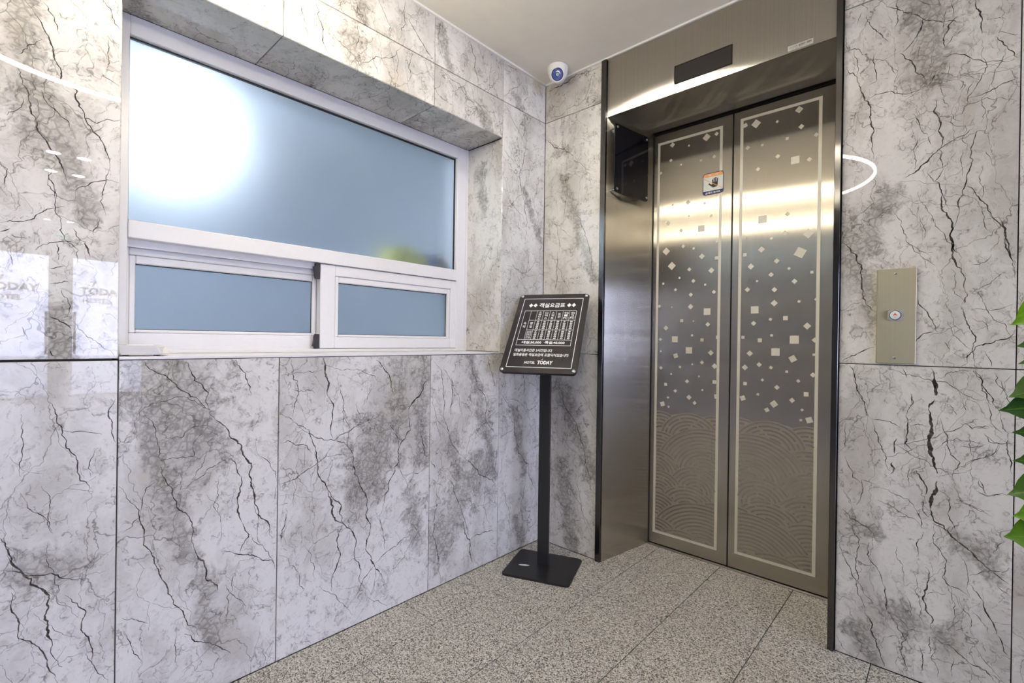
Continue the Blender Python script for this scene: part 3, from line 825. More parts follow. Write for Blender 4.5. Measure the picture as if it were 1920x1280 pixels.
# etched squares on the lift doors: x, z, half side, turn
SQUARES = [[0.512,1.65,0.0081,45],
[0.619,1.668,0.0032,45],
[0.728,1.652,0.0051,45],
[0.581,1.602,0.0069,45],
[0.681,1.597,0.0153,0],
[0.754,1.525,0.004,45],
[0.504,1.507,0.0141,45],
[0.592,1.522,0.0069,45],
[0.645,1.505,0.0052,0],
[0.686,1.462,0.0103,45],
[0.755,1.447,0.0078,0],
[0.535,1.43,0.0151,45],
[0.625,1.404,0.0073,45],
[0.732,1.39,0.0102,45],
[0.576,1.366,0.0048,45],
[0.491,1.343,0.0054,0],
[0.646,1.346,0.0073,45],
[0.704,1.323,0.0051,0],
[0.556,1.308,0.0064,45],
[0.634,1.279,0.0078,45],
[0.746,1.286,0.0071,45],
[0.472,1.228,0.0066,45],
[0.538,1.221,0.0032,45],
[0.634,1.22,0.0099,45],
[0.715,1.193,0.0159,0],
[0.59,1.152,0.0075,0],
[0.65,1.149,0.0036,45],
[0.719,1.132,0.0082,45],
[0.508,1.116,0.0092,45],
[0.556,1.059,0.0151,0],
[0.644,1.079,0.0052,0],
[0.692,1.057,0.008,0],
[0.766,1.07,0.0078,0],
[0.48,1.058,0.0065,45],
[0.483,0.997,0.0046,0],
[0.629,1.005,0.0155,0],
[0.562,0.976,0.0109,20.0],
[0.735,0.996,0.0096,45],
[0.694,0.948,0.0072,45],
[0.647,0.937,0.0042,45],
[0.585,0.921,0.0052,0],
[0.485,0.912,0.0071,45],
[0.754,0.933,0.0096,45],
[0.54,0.883,0.0043,45],
[0.681,0.88,0.0046,45],
[0.622,0.852,0.0073,45],
[0.512,0.829,0.0076,0],
[0.754,0.858,0.0086,0],
[0.563,0.8,0.0069,45],
[0.698,0.815,0.0046,45],
[0.525,0.763,0.0048,45],
[0.633,0.774,0.0094,45],
[0.661,0.749,0.0073,45],
[0.765,0.79,0.0103,10.0],
[0.496,0.728,0.0111,20.0],
[0.954,1.598,0.0168,0],
[1.053,1.605,0.0069,45],
[1.044,1.524,0.0083,45],
[1.132,1.51,0.0148,45],
[0.882,1.526,0.0049,45],
[0.991,1.508,0.0052,45],
[0.951,1.464,0.0105,45],
[1.103,1.433,0.0185,60.0],
[0.882,1.448,0.0076,0],
[1.013,1.406,0.0084,45],
[0.908,1.392,0.0101,45],
[1.062,1.369,0.0055,45],
[1.147,1.346,0.0057,0],
[0.992,1.348,0.008,45],
[0.935,1.324,0.0047,0],
[1.083,1.312,0.0082,45],
[0.895,1.288,0.0082,45],
[1.006,1.281,0.0084,45],
[1.167,1.231,0.0075,45],
[1.006,1.222,0.0103,45],
[1.102,1.225,0.0054,60.0],
[0.927,1.195,0.0162,0],
[0.992,1.151,0.0056,60.0],
[1.051,1.155,0.0091,0],
[0.923,1.134,0.0081,45],
[1.133,1.12,0.0107,45],
[0.879,1.071,0.0069,0],
[0.95,1.058,0.0087,0],
[0.998,1.08,0.0053,0],
[1.086,1.062,0.0173,0],
[1.161,1.061,0.008,45],
[0.909,0.998,0.0096,45],
[1.014,1.007,0.0164,0],
[1.081,0.98,0.0126,30.0],
[1.159,1.0,0.005,0],
[0.889,0.934,0.0097,45],
[0.949,0.949,0.0081,45],
[0.997,0.938,0.0062,60.0],
[1.059,0.924,0.0052,0],
[1.157,0.915,0.008,45],
[0.963,0.881,0.0052,45],
[1.103,0.886,0.0059,45],
[0.891,0.86,0.0075,0],
[1.022,0.853,0.0079,45],
[0.946,0.816,0.0057,60.0],
[1.133,0.832,0.0089,0],
[1.081,0.802,0.0082,45],
[0.882,0.793,0.0105,20.0],
[1.011,0.779,0.0123,40.0],
[0.529,2.043,0.0096,45],
[0.614,2.017,0.0041,45],
[0.7,2.034,0.0137,45],
[0.747,2.038,0.0073,45],
[0.522,1.966,0.0066,45],
[0.576,1.932,0.0041,45],
[0.675,1.929,0.0057,0],
[0.737,1.932,0.0068,45],
[0.469,1.914,0.0061,45],
[0.535,1.738,0.0048,45],
[0.614,1.736,0.0088,45],
[0.696,1.717,0.0057,45],
[0.875,2.04,0.0085,20.0],
[0.921,2.034,0.0144,45],
[1.007,2.018,0.0047,45],
[1.091,2.044,0.0111,45],
[1.1,1.969,0.0081,45],
[1.047,1.933,0.0058,0],
[1.155,1.919,0.0069,45],
[0.887,1.934,0.0075,45],
[0.948,1.931,0.0052,0],
[1.011,1.865,0.0073,45],
[1.079,1.832,0.0158,0],
[1.132,1.822,0.007,45],
[0.932,1.827,0.0069,45],
[0.529,0.717,0.0049,20.0],
[0.983,0.75,0.0086,30.0],
[1.119,0.765,0.0049,45],
[1.115,0.721,0.0047,10.0],
[1.146,0.725,0.0116,20.0]]

# ---------------------------------------------------------------- the shell of the lobby
ZC = 2.38            # ceiling over the lift lobby
XF = 9.0             # glass front of the building, far to the right
YB = -5.0            # wall behind the photographer
ZJ, ZJ2 = 0.98, 2.18 # horizontal joints of the wall slabs
WY0, WY1, WZ0, WZ1 = -1.735, -0.320, 0.986, 2.005   # window recess in the left wall

def structure(name, mat, *bs, label=None, uv=None):
    o = boxes(name, mat, None, *bs, uv=uv); tag(o, label, kind='structure'); return o

wall_left = structure('wall_left', 'grout', (-0.34, -0.0105, YB-.1, WY0-.012, 0, ZC), (-0.34, -0.0105, WY1+.012, 0.0, 0, ZC),
    (-0.34, -0.0105, WY0-.012, WY1+.012, 0, WZ0-.012), (-0.34, -0.0105, WY0-.012, WY1+.012, WZ1+.0105, ZC),
    label='left wall clad in polished grey veined marble slabs around the window')
wall_right = structure('wall_right', 'grout', (1.300, XF+.1, 0.0105, 0.46, 0, 2.8), label='lift wall right of the lift clad in polished grey veined marble slabs')
wall_corner = structure('wall_corner', 'grout', (-0.34, 0.345, 0.0105, 0.46, 0, ZC), label='narrow marble-clad wall between the corner and the lift')
structure('wall_header', 'grout', (0.345, 1.300, 0.43, 0.46, 2.145, ZC), label='wall above the lift doors, hidden behind the steel header')
floor_base = structure('floor', 'granite', (-0.34, XF+.1, YB-.1, 0.46, -0.10, -0.0105), label='speckled grey granite floor')
floor_base['seed'] = 0.37
boxes('mortar_bed', 'grout', floor_base, (0.0, 2.6, -3.2, 0.352, -0.0106, -0.0095))
structure('ceiling', 'ceiling', (-0.34, 5.2, YB-.1, 0.46, ZC, 2.9), (5.2, XF+.1, YB-.1, 0.46, 2.72, 2.9), label='off-white painted ceiling')
structure('wall_back', 'paint', (-0.34, XF+.1, YB-.1, YB, 0, 2.8), label='plain painted wall opposite the lift')
# glass front with solid bays either side
structure('wall_front', 'paint', (XF, XF+.1, YB, -4.9, 0, 2.8), (XF, XF+.1, -0.12, 0.0105, 0, 2.8), (XF, XF+.1, -4.9, -0.12, 2.34, 2.8),
    label='wall above the glass entrance')
structure('ground_outside', 'pavement', (XF+.1, 30, -20, 14, -0.12, -0.02), label='pavement outside the entrance')
trim_a = structure('trim_1', 'white_plastic', (0.0, 0.009, YB, -0.0, ZC-.009, ZC), label='thin white bead along the left ceiling edge')
trim_b = structure('trim_2', 'white_plastic', (0.0, XF, -0.009, 0.0, ZC-.009, ZC-.0005), label='thin white bead along the lift wall ceiling edge')

# ---------------------------------------------------------------- marble slabs
rnd = random.Random(7)
def fractal(pts, amp, step, rg):
    out = [Vector(pts[0])]
    def rec(a, b):
        d = (b-a).length
        if d < step: out.append(b); return
        n = Vector((-(b-a).y, (b-a).x)).normalized()
        m = (a+b)/2 + n*rg.gauss(0, amp)*d
        rec(a, m); rec(m, b)
    for a, b in zip(pts, pts[1:]): rec(Vector(a), Vector(b))
    return out

FINE = {}
def prepare_veins():
    rg = random.Random(3)
    for wall, w, pts in VEINS:
        FINE.setdefault(wall, []).append((w*0.00172, fractal(pts, 0.085, 0.007, rg), rg.random()))
prepare_veins()

def ribbon(bm, run, w, W, H, rg, ph):
    n = len(run)
    if n < 3: return
    prev = None
    for i, p in enumerate(run):
        a = run[max(i-1, 0)]; b = run[min(i+1, n-1)]
        t = (b-a)
        if t.length < 1e-6: continue
        nn = Vector((-t.y, t.x)).normalized()
        s = i/(n-1)
        k = w*0.5*min(1.0, 0.25+3.2*min(s, 1-s)) * (0.55+0.9*abs(math.sin(ph*20+i*0.37)*math.sin(ph*7+i*0.113)+0.35*rg.random()))
        k = max(k, 0.00028)
        q = (bm.verts.new((p.x+nn.x*k, -0.00012, p.y+nn.y*k)), bm.verts.new((p.x-nn.x*k, -0.00012, p.y-nn.y*k)))
        if prev:
            f = bm.faces.new((prev[0], prev[1], q[1], q[0])); f.material_index = 1
        prev = q

tile_no = [0]
def slab(parent, wall, u0, u1, v0, v1, matrix, auto=44, th=0.010):
    """one slab; local x along the wall, z up, front face at y = 0, back at +y"""
    tile_no[0] += 1
    rg = random.Random(100+tile_no[0])
    g = 0.0013
    W, H = u1-u0, v1-v0
    bm = bmesh.new()
    c = 0.0012
    fr = [bm.verts.new(p) for p in ((g+c, 0, g+c), (W-g-c, 0, g+c), (W-g-c, 0, H-g-c), (g+c, 0, H-g-c))]
    ed = [bm.verts.new(p) for p in ((g, c, g), (W-g, c, g), (W-g, c, H-g), (g, c, H-g))]
    bk = [bm.verts.new(p) for p in ((g, th, g), (W-g, th, g), (W-g, th, H-g), (g, th, H-g))]
    bm.faces.new(fr); bm.faces.new(bk[::-1])
    for A, B in ((fr, ed), (ed, bk)):
        for i in range(4): bm.faces.new((A[i], A[(i+1) % 4], B[(i+1) % 4], B[i]))
    bmesh.ops.recalc_face_normals(bm, faces=bm.faces)
    def emit_run(pts, w, ph):
        run = []
        for p in pts:
            if 0.003 < p.x < W-0.003 and 0.003 < p.y < H-0.003: run.append(p)
            else:
                ribbon(bm, run, w, W, H, rg, ph); run = []
        ribbon(bm, run, w, W, H, rg, ph)
    for w, pts, ph in FINE.get(wall, []):
        emit_run([Vector((p.x-u0, p.y-v0)) for p in pts], w, ph)
    cl = [(rg.uniform(0, W), rg.uniform(0, H)) for _ in range(2+int(W*H*3))]
    for k in range(int(W*H*auto)+2):
        c0 = rg.choice(cl)
        x, z = (rg.gauss(c0[0], .08), rg.gauss(c0[1], .14)) if rg.random() < .75 else (rg.uniform(0, W), rg.uniform(0, H))
        a = math.radians(rg.choice((rg.gauss(-68, 16), rg.gauss(-68, 16), rg.gauss(25, 25), rg.gauss(80, 15))))
        L = rg.uniform(0.05, 0.26); pts = [Vector((x, z))]
        for s in range(4):
            a += rg.gauss(0, 0.28); pts.append(pts[-1]+Vector((math.cos(a), math.sin(a)))*L/4)
        emit_run(fractal(pts, 0.10, 0.008, rg), rg.choice((0.0005, 0.0006, 0.0008, 0.0010, 0.0015)), rg.random())
        if rg.random() < 0.6:
            q = pts[2]; a2 = a+rg.choice((-0.9, 0.9))
            emit_run(fractal([q, q+Vector((math.cos(a2), math.sin(a2)))*L*0.45], 0.12, 0.008, rg), 0.0006, rg.random())
    me = bpy.data.meshes.new('marble_slab'); bm.to_mesh(me); bm.free()
    me.materials.append(M['marble']); me.materials.append(M['vein'])
    o = link('marble_slab', me, None, parent)
    o.matrix_local = matrix
    o['seed'] = rg.uniform(0, 10)
    near = []
    for wl, w, (a, b, c2, d) in BANDS:
        if wl != wall: continue
        mx, mz = (a+c2)/2, (b+d)/2
        if u0 < mx < u1 and v0 < mz < v1: near.append((w, (a-u0, b-v0, c2-u0, d-v0)))
    while len(near) < 1 and auto > 0:
        x, z = rg.uniform(0, W), rg.uniform(0, H)
        near.append((rg.uniform(0.02, 0.045), (x, z, x+rg.uniform(.03, .12), z-rg.uniform(.1, .3))))
    near = near[:4]
    while len(near) < 4: near.append((0.01, (50.0, 50.0, 51.0, 51.0)))
    o['band_width'] = [float(n[0]) for n in near]
    for i, n in enumerate(near): o['band_%d' % i] = [float(x) for x in n[1]]
    return o

def ML(u0, v0):   # left wall: local x -> +Y, local y -> -X
    return Matrix(((0, -1, 0, 0), (1, 0, 0, u0), (0, 0, 1, v0), (0, 0, 0, 1)))
def MR(u0, v0):   # lift wall
    return Matrix.Translation((u0, 0, v0))
def SL(u0, u1, v0, v1, auto=44): slab(wall_left, 'L', u0, u1, v0, v1, ML(u0, v0), auto)
def SR(u0, u1, v0, v1, auto=44): slab(wall_corner if u1 < 0.5 else wall_right, 'R', u0, u1, v0, v1, MR(u0, v0), auto)

JL = [0.0, -0.320, -0.728, -1.333, -1.735, -2.335, -2.935]
for a, b in zip(JL[1:], JL):
    SL(a, b, 0.0, ZJ-.003)
    if a >= WY0-.001 and b <= WY1+.001:
        SL(a, b, WZ1, ZJ2)
    else:
        SL(a, b, ZJ-.003 if b > -0.3 else ZJ, ZJ2)
    SL(a, b, ZJ2, ZC-.001)
JR = [(0.0, 0.345), (1.300, 1.717), (1.717, 2.317), (2.317, 2.917), (2.917, 3.517)]
for a, b in JR:
    SR(a, b, 0.0, ZJ); SR(a, b, ZJ, ZJ2); SR(a, b, ZJ2, ZC-.001)
# lining of the window recess: soffit, two reveals
RD = 0.243
for a, b in zip(JL[2:5], JL[1:4]):
    slab(wall_left, 'soffit', 0, b-a, 0, RD, Matrix(((0, 0, 1, -RD), (1, 0, 0, a), (0, 1, 0, WZ1), (0, 0, 0, 1))), 24)
slab(wall_left, 'reveal', 0, RD, 0, WZ1-WZ0-.001, Matrix.Translation((-RD, WY1, WZ0)), 26)
slab(wall_left, 'reveal_b', 0, RD, 0, WZ1-WZ0-.001, Matrix(((-1, 0, 0, 0), (0, -1, 0, WY0), (0, 0, 1, WZ0), (0, 0, 0, 1))), 10)

# ---------------------------------------------------------------- granite floor tiles, 300 x 600, half-bond
fr = random.Random(5)
def floor_tile(x0, x1, y0, y1):
    if x1-x0 < 0.02 or y1-y0 < 0.02: return
    g = 0.0012
    o = boxes('floor_tile', 'granite', floor_base, (0, x1-x0-2*g, 0, y1-y0-2*g, 0, 0.0094), bev=0.0008)
    o.location = (x0+g, y0+g, -0.0094)
    o['seed'] = fr.uniform(0, 9)
for i in range(-1, 8):
    x0, x1 = 0.2+0.3*i, 0.5+0.3*i
    off = 0.055 if i % 2 == 0 else -0.245
    for k in range(-6, 2):
        y1 = off+0.6*k; y0 = y1-0.6
        if y0 >= 0.36 or y1 < -3.2: continue
        # in the room
        ya, yb = y0, min(y1, 0.0)
        top_in = y1 > 0 and x1 > 0.36 and x0 < 1.29
        if top_in and x0 > 0.36 and x1 < 1.29:
            floor_tile(max(x0, 0), x1, y0, min(y1, 0.352))
        else:
            if yb > ya: floor_tile(max(x0, 0), x1, ya, yb)
            if top_in: floor_tile(max(x0, 0.36), min(x1, 1.29), max(y0, 0.0), min(y1, 0.352))

# ---------------------------------------------------------------- reception window
win = tag(link('window_1', None, loc=(0, 0, 0)), 'white PVC reception window with a big frosted pane over two sliding sashes', kind='structure')
boxes('window_sill', 'pvc', win, (-0.30, 0.0015, WY0+.001, WY1-.001, 0.9775, 0.9855), bev=0.001)
XW = -0.24
def frame_ring(y0, y1, z0, z1, wl, wr, wb, wt, x0, x1, bev=0.002):
    bm = bmesh.new()
    box_bm(bm, x1, x0, y0, y0+wl, z0, z1, bev); box_bm(bm, x1, x0, y1-wr, y1, z0, z1, bev)
    box_bm(bm, x1, x0, y0+wl, y1-wr, z0, z0+wb, bev); box_bm(bm, x1, x0, y0+wl, y1-wr, z1-wt, z1, bev)
    return bm
fb = frame_ring(-1.7335, -0.3335, 0.986, 2.004, 0.050, 0.058, 0.012, 0.058, XW, XW-.095)
box_bm(fb, XW-.095, XW+.004, -1.6835, -0.3915, 1.335, 1.389, 0.002)
box_bm(fb, XW-.045, XW-.035, -1.6835, -0.3915, 0.998, 1.006)
box_bm(fb, XW-.033, XW-.028, -1.6835, -1.10, 1.312, 1.335)
link('frame', done(fb, 'frame'), 'pvc', win)
boxes('cover_strip', 'pvc', win, (XW-.002, XW+.004, -1.7335, -0.335, 0.986, 0.993), bev=.001)
boxes('gap_filler', 'pvc', win, (XW-.09, XW, -0.3335, -0.3205, 0.986, 2.004))
pane = boxes('pane', 'frosted', win, (XW-.031, XW-.026, -1.683, -0.392, 1.390, 1.946))
link('gasket', done(frame_ring(-1.6835, -0.3915, 1.389, 1.946, .003, .003, .004, .005, XW-.018, XW-.028, 0), 'gasket'), 'gasket', win)
def sash(name, y0, y1, z0, z1, gy0, gy1, gz0, gz1, x):
    s = link(name, None, parent=win)
    link('sash_frame', done(frame_ring(y0, y1, z0, z1, gy0-.017-y0, y1-gy1-.017, gz0-.011-z0, z1-gz1-.026, x, x-.032), 'sash_frame'), 'pvc', s)
    link('glazing_bead', done(frame_ring(gy0-.017, gy1+.017, gz0-.011, gz1+.026, .017, .017, .011, .026, x-.004, x-.030, .003), 'glazing_bead'), 'pvc', s)
    link('gasket', done(frame_ring(gy0, gy1, gz0, gz1, .0015, .0015, .002, .0025, x-.015, x-.020, 0), 'gasket'), 'gasket', s)
    boxes('pane', 'frosted', s, (x-.022, x-.018, gy0, gy1, gz0, gz1))
    return s
sash('sash', -1.718, -1.050, 1.000, 1.333, -1.656, -1.095, 1.0595, 1.265, XW-.046)
sr = sash('sash', -1.085, -0.345, 1.000, 1.333, -1.007, -0.440, 1.056, 1.265, XW-.004)
for zt, flip in ((1.272, 1), (1.056, -1)):
    # brush stop: straight outer edge, waisted inner edge
    pr = [(-1.112, 0.048), (-1.104, 0.048), (-1.104, 0.062), (-1.088, 0.062), (-1.087, 0.0), (-1.103, 0.0), (-1.1065, 0.010), (-1.108, 0.030)]
    pr = [(a, zt+flip*b) for a, b in pr]
    bm = prism(pr, 0, 0.014)
    bmesh.ops.bevel(bm, geom=bm.edges[:], offset=.0012, segments=2, affect='EDGES')
    bmesh.ops.transform(bm, matrix=Matrix(((0, 1, 0, XW-.018), (1, 0, 0, 0), (0, 0, 1, 0), (0, 0, 0, 1))), verts=bm.verts)
    link('latch', done(bm, 'latch'), 'latch', sr)

# the office behind the frosted glass
structure('wall_office', 'office', (-2.7, -2.6, -2.6, 0.3, 0, ZC), (-2.7, -0.34, -2.7, -2.6, 0, ZC), (-2.7, -0.34, 0.2, 0.3, 0, ZC),
    (-2.7, -0.34, -2.6, 0.2, -0.1, 0.0), (-2.7, -0.34, -2.6, 0.2, ZC, ZC+.1), label='pale blue office walls seen blurred through frosted glass')
lampo = thing('office_globe_lamp', 'glowing white globe lamp blurred behind the large frosted pane', 'lamp', (-0.80, -1.447, 1.90))
link('globe', done(lathe([(0, -.155)]+[(.155*math.sin(math.radians(a)), -.155*math.cos(math.radians(a))) for a in range(15, 180, 15)]+[(0, .155)], 32), 'globe', True), 'office_light', lampo)
boxes('cord', 'black', lampo, (-.004, .004, -.004, .004, .155, .478))
shelf = tag(boxes('office_shelf', 'pvc', None, (-0.50, -0.337, -0.80, -0.30, 1.375, 1.389), bev=.002), 'white shelf at the back of the window frame under the blurred books', 'shelf')
for y in (-0.78, -0.335):
    boxes('bracket', 'pvc', shelf, (-0.50, -0.337, y, y+.015, 1.28, 1.375))
def humped(name, mat, y0, y1, z0, z1, x0, x1):
    n = 14
    poly = [(y0, z0)]+[(y0+(y1-y0)*i/n, z0+(z1-z0)*(0.55+0.45*math.sin(math.pi*(0.18+0.74*i/n)))) for i in range(n+1)]+[(y1, z0)]
    bm = prism(poly, 0, x1-x0)
    bmesh.ops.transform(bm, matrix=Matrix(((0, 1, 0, x0), (1, 0, 0, 0), (0, 0, 1, 0), (0, 0, 0, 1))), verts=bm.verts)
    return done(bm, name)
yb = thing('tissue_box', 'yellow box with rounded top, blurred behind the pane', 'box', (0, 0, 0))
link('carton', humped('carton', 'yellow', -0.715, -0.505, 1.389, 1.482, -0.415, -0.345), 'yellow', yb)
for y in (-.655, -.632, -.592, -.560): boxes('print_mark', 'ink', yb, (-.3455, -.3445, y, y+.016, 1.428, 1.452))
for nm, y0, w, h, mt, lb in (('book', -.490, .030, .076, 'bookb', 'blue-spined book next to the yellow box'), ('book', -.457, .010, .080, 'white_plastic', 'thin white book between blue and green books'),
        ('book', -.444, .034, .078, 'bookg', 'green-spined book second from the window edge'), ('book', -.404, .044, .074, 'bookr', 'red-spined book at the window edge')):
    bk = thing(nm, lb, 'book', (-0.41, y0, 1.389), group='books blurred behind the pane')
    boxes('cover', mt, bk, (0, .062, 0, .002, 0, h), (0, .062, w-.002, w, 0, h), (.060, .062, 0, w, 0, h))
    boxes('pages', 'white_plastic', bk, (.002, .060, .002, w-.002, .003, h-.003))

# white router lying on the sill
rt = thing('wifi_router', 'flat white plastic router lying at the left end of the window sill', 'router', (-0.068, -1.676, 0.9855), -0.10)
bm = bmesh.new()
bot = [(-.045, -.050), (.052, -.050), (.058, .040), (.040, .062), (-.040, .056)]
top = [(-.052, -.056), (.058, -.056), (.062, .030), (.026, .050), (-.048, .052)]
vb = [bm.verts.new((x, y, .004)) for x, y in bot]; vt = [bm.verts.new((x, y, .029)) for x, y in top]
bm.faces.new(vb[::-1]); bm.faces.new(vt)
for i in range(5): bm.faces.new((vb[i], vb[(i+1) % 5], vt[(i+1) % 5], vt[i]))
bmesh.ops.bevel(bm, geom=bm.edges[:], offset=.003, segments=2, affect='EDGES')
link('housing', done(bm, 'housing'), 'router', rt)
bm = bmesh.new(); box_bm(bm, -.030, .036, -.034, .026, .0285, .0305, .0008)
link('raised_panel', done(bm, 'raised_panel'), 'print_white', rt)
for x, y in ((-.03, -.035), (.04, -.035), (.042, .028), (-.03, .040)):
    bm = lathe([(0, 0), (.005, 0), (.005, .004), (0, .004)], 10)
    bmesh.ops.translate(bm, vec=(x, y, 0), verts=bm.verts)
    link('rubber_foot', done(bm, 'rubber_foot'), 'latch', rt)
link('cable', done(tube([(-.046, -.046, .012), (-.058, -.052, .010), (-.08, -.050, .006), (-.10, -.04, .004), (-.12, -.03, .004)], .0022), 'cable', True), 'latch', rt)

# ---------------------------------------------------------------- the lift
lift = thing('elevator', 'stainless steel elevator entrance with two etched sliding doors', 'elevator', (0, 0, 0))
def steel(name, mat, parent, *bs, bev=0.0008):
    return boxes(name, mat, parent, *bs, bev=bev, uv=True)
XA, XB = 0.374, 1.280
hd = steel('header_panel', 'steel', lift, (XA, XB, 0.0, 0.018, 2.100, ZC-.0095))
steel('bottom_lip', 'steel', hd, (XA, XB, -0.0012, 0.003, 2.100, 2.1035), bev=0)
ind = steel('indicator_display', 'display', lift, (0.7045, 0.9330, -0.0015, 0.004, 2.1410, 2.2120), bev=.0005)
link('bezel', done((lambda b: ([box_bm(b, .701, .7045, -.002, .003, 2.1375, 2.2155), box_bm(b, .933, .9365, -.002, .003, 2.1375, 2.2155), box_bm(b, .7045, .933, -.002, .003, 2.1375, 2.1410), box_bm(b, .7045, .933, -.002, .003, 2.2120, 2.2155)], b)[1])(bmesh.new()), 'bezel'), 'smoked', ind)
lb = boxes('number_label', 'label_film', lift, (1.130, 1.210, -0.0008, 0.0, 2.1065, 2.1250))
bm = bmesh.new(); place(bm, text_bm('6007-389', height=.0085, width=.040, bold=.02), 1.165, 2.1135, -.0011); place(bm, text_bm('승강기번호', width=.027, height=.006), 1.1345, 2.1145, -.0011)
place(bm, text_bm('고장신고', width=.050, height=.003), 1.140, 2.1085, -.0011)
link('lettering', done(bm, 'lettering'), 'ink', lb)
# soffit of the portal, slightly rising towards the doors
def quadbox(name, mat, parent, pts, thick):
    """four corners of the visible face, thickened along -normal"""
    p = [Vector(q) for q in pts]
    n = (p[1]-p[0]).cross(p[2]-p[0]).normalized()
    bm = bmesh.new()
    a = [bm.verts.new(q) for q in p]; b = [bm.verts.new(q-n*thick) for q in p]
    bm.faces.new(a); bm.faces.new(b[::-1])
    for i in range(4): bm.faces.new((a[i], b[i], b[(i+1) % 4], a[(i+1) % 4]))
    return link(name, done(bm, name, uv=True), mat, parent)
quadbox('soffit_panel', 'steel', lift, [(XA, .0005, 2.1000), (XA+.05, .372, 2.120), (XB-.045, .372, 2.120), (XB, .0005, 2.1000)], 0.004)
quadbox('jamb', 'steel', lift, [(XA, .0005, 0.0), (.430, .362, 0.0), (.430, .362, 2.121), (XA, .0005, 2.1000)], 0.004)
quadbox('jamb', 'steel', lift, [(1.236, .362, 0.0), (XB, .0005, 0.0), (XB, .0005, 2.1000), (1.236, .362, 2.121)], 0.004)
steel('edge_trim', 'steel_dark_reflection', lift, (0.3465, 0.3735, -0.013, 0.014, 0.0, ZC-.010), bev=.0012)
steel('edge_trim', 'steel_dark_reflection', lift, (1.2805, 1.2990, -0.013, 0.014, 0.0, ZC-.010), bev=.0012)
steel('sill', 'sill_metal', lift, (0.425, 1.240, 0.353, 0.364, -0.004, 0.0035), (0.425, 1.240, 0.366, 0.369, -0.004, 0.0025), bev=.0005)
boxes('door_gap_shade', 'dark', lift, (0.8209, 0.8261, 0.3715, 0.392, 0.006, 2.12))  # black strip painting the shade in the slit between the doors
boxes('jamb_gap_shade', 'dark', lift, (0.4295, 0.4330, 0.3625, 0.3699, 0.0, 2.115))  # black strip standing in for shade where left jamb meets door
boxes('head_gap_shade', 'dark', lift, (0.4285, 1.2365, 0.3605, 0.3695, 2.1135, 2.130))  # black strip standing in for the shaded gap above the doors
boxes('shaft', 'dark', lift, (0.36, 1.29, 0.425, 0.455, 0.0, 2.14), (0.352, 0.425, 0.385, 0.425, 0, 2.14), (1.245, 1.296, 0.385, 0.425, 0, 2.14), (0.42, 1.25, 0.366, 0.43, -0.01, 0.001))

def waves(x0, x1, z0, mirror):
    """rows of overlapping hills, each of concentric bands; returns (etched ground, polished bands)"""
    w = x1-x0
    hills = [(.62, 1.84, .20), (.03, 1.78, .30), (.93, 1.72, .34), (.42, 1.62, .46), (.95, 1.30, .42), (.16, 1.12, .74), (1.0, .98, .42), (.0, .86, .36),
             (.30, .80, .42), (.94, .66, .40), (.42, .42, .46), (.0, .34, .36), (.98, .26, .42), (.18, -.20, .84), (1.0, -.22, .46), (.52, -.48, .60)]
    rg = random.Random(11)
    def inside(j, s, t): c = hills[j]; return ((s-c[0])/1.12)**2+(t-c[1])**2 < c[2]**2 and t > c[1]-.25*c[2]
    base = bmesh.new(); n = 48; tops = []
    for i in range(n+1):
        s = i/n; t = 0
        for c in hills:
            q = c[2]**2-((s-c[0])/1.12)**2
            if q > 0: t = max(t, c[1]+math.sqrt(q))
        tops.append((s, min(max(t, 1.84), 2.16)))
    X = (lambda s: x1-s*w) if mirror else (lambda s: x0+s*w)
    up = [base.verts.new((X(s), 0, z0+t*w)) for s, t in tops]; dn = [base.verts.new((X(s), 0, z0)) for s, t in tops]
    for i in range(n): base.faces.new((dn[i], dn[i+1], up[i+1], up[i]))
    bands = bmesh.new()
    for i, (cx, cz, R) in enumerate(hills):
        r = R-.028
        while r > .04:
            prev = None; gap = 0
            for k in range(0, 121):
                a = math.radians(-14+208*k/120)
                s, t = cx+1.12*r*math.cos(a), cz+r*math.sin(a)
                if gap > 0: gap -= 1
                elif rg.random() < .018: gap = rg.randint(1, 4)
                ok = gap == 0 and 0.0 < s < 1.0 and 0.012 < t < 2.15 and not any(inside(j, s, t) for j in range(i+1, len(hills)))
                if ok:
                    ri, ro = r-.0125, r+.0125
                    q = (bands.verts.new((X(cx+1.12*ri*math.cos(a)), 0, z0+w*(cz+ri*math.sin(a)))), bands.verts.new((X(cx+1.12*ro*math.cos(a)), 0, z0+w*(cz+ro*math.sin(a)))))
                    if prev: bands.faces.new((prev[0], prev[1], q[1], q[0]))
                    prev = q
                else: prev = None
            r -= .058
    return base, bands

def uv_flat(bm):
    lay = bm.loops.layers.uv.new('UVMap')
    for f in bm.faces:
        for l in f.loops: l[lay].uv = (l.vert.co.x, l.vert.co.z)
def flat(name, bm, mat, parent, y):
    bmesh.ops.translate(bm, vec=(0, y, 0), verts=bm.verts)
    uv_flat(bm)
    for f in bm.faces:
        f.normal_update()
        if f.normal.y > 0: f.normal_flip()
    me = bpy.data.meshes.new(name); bm.to_mesh(me); bm.free()
    return link(name, me, mat, parent)

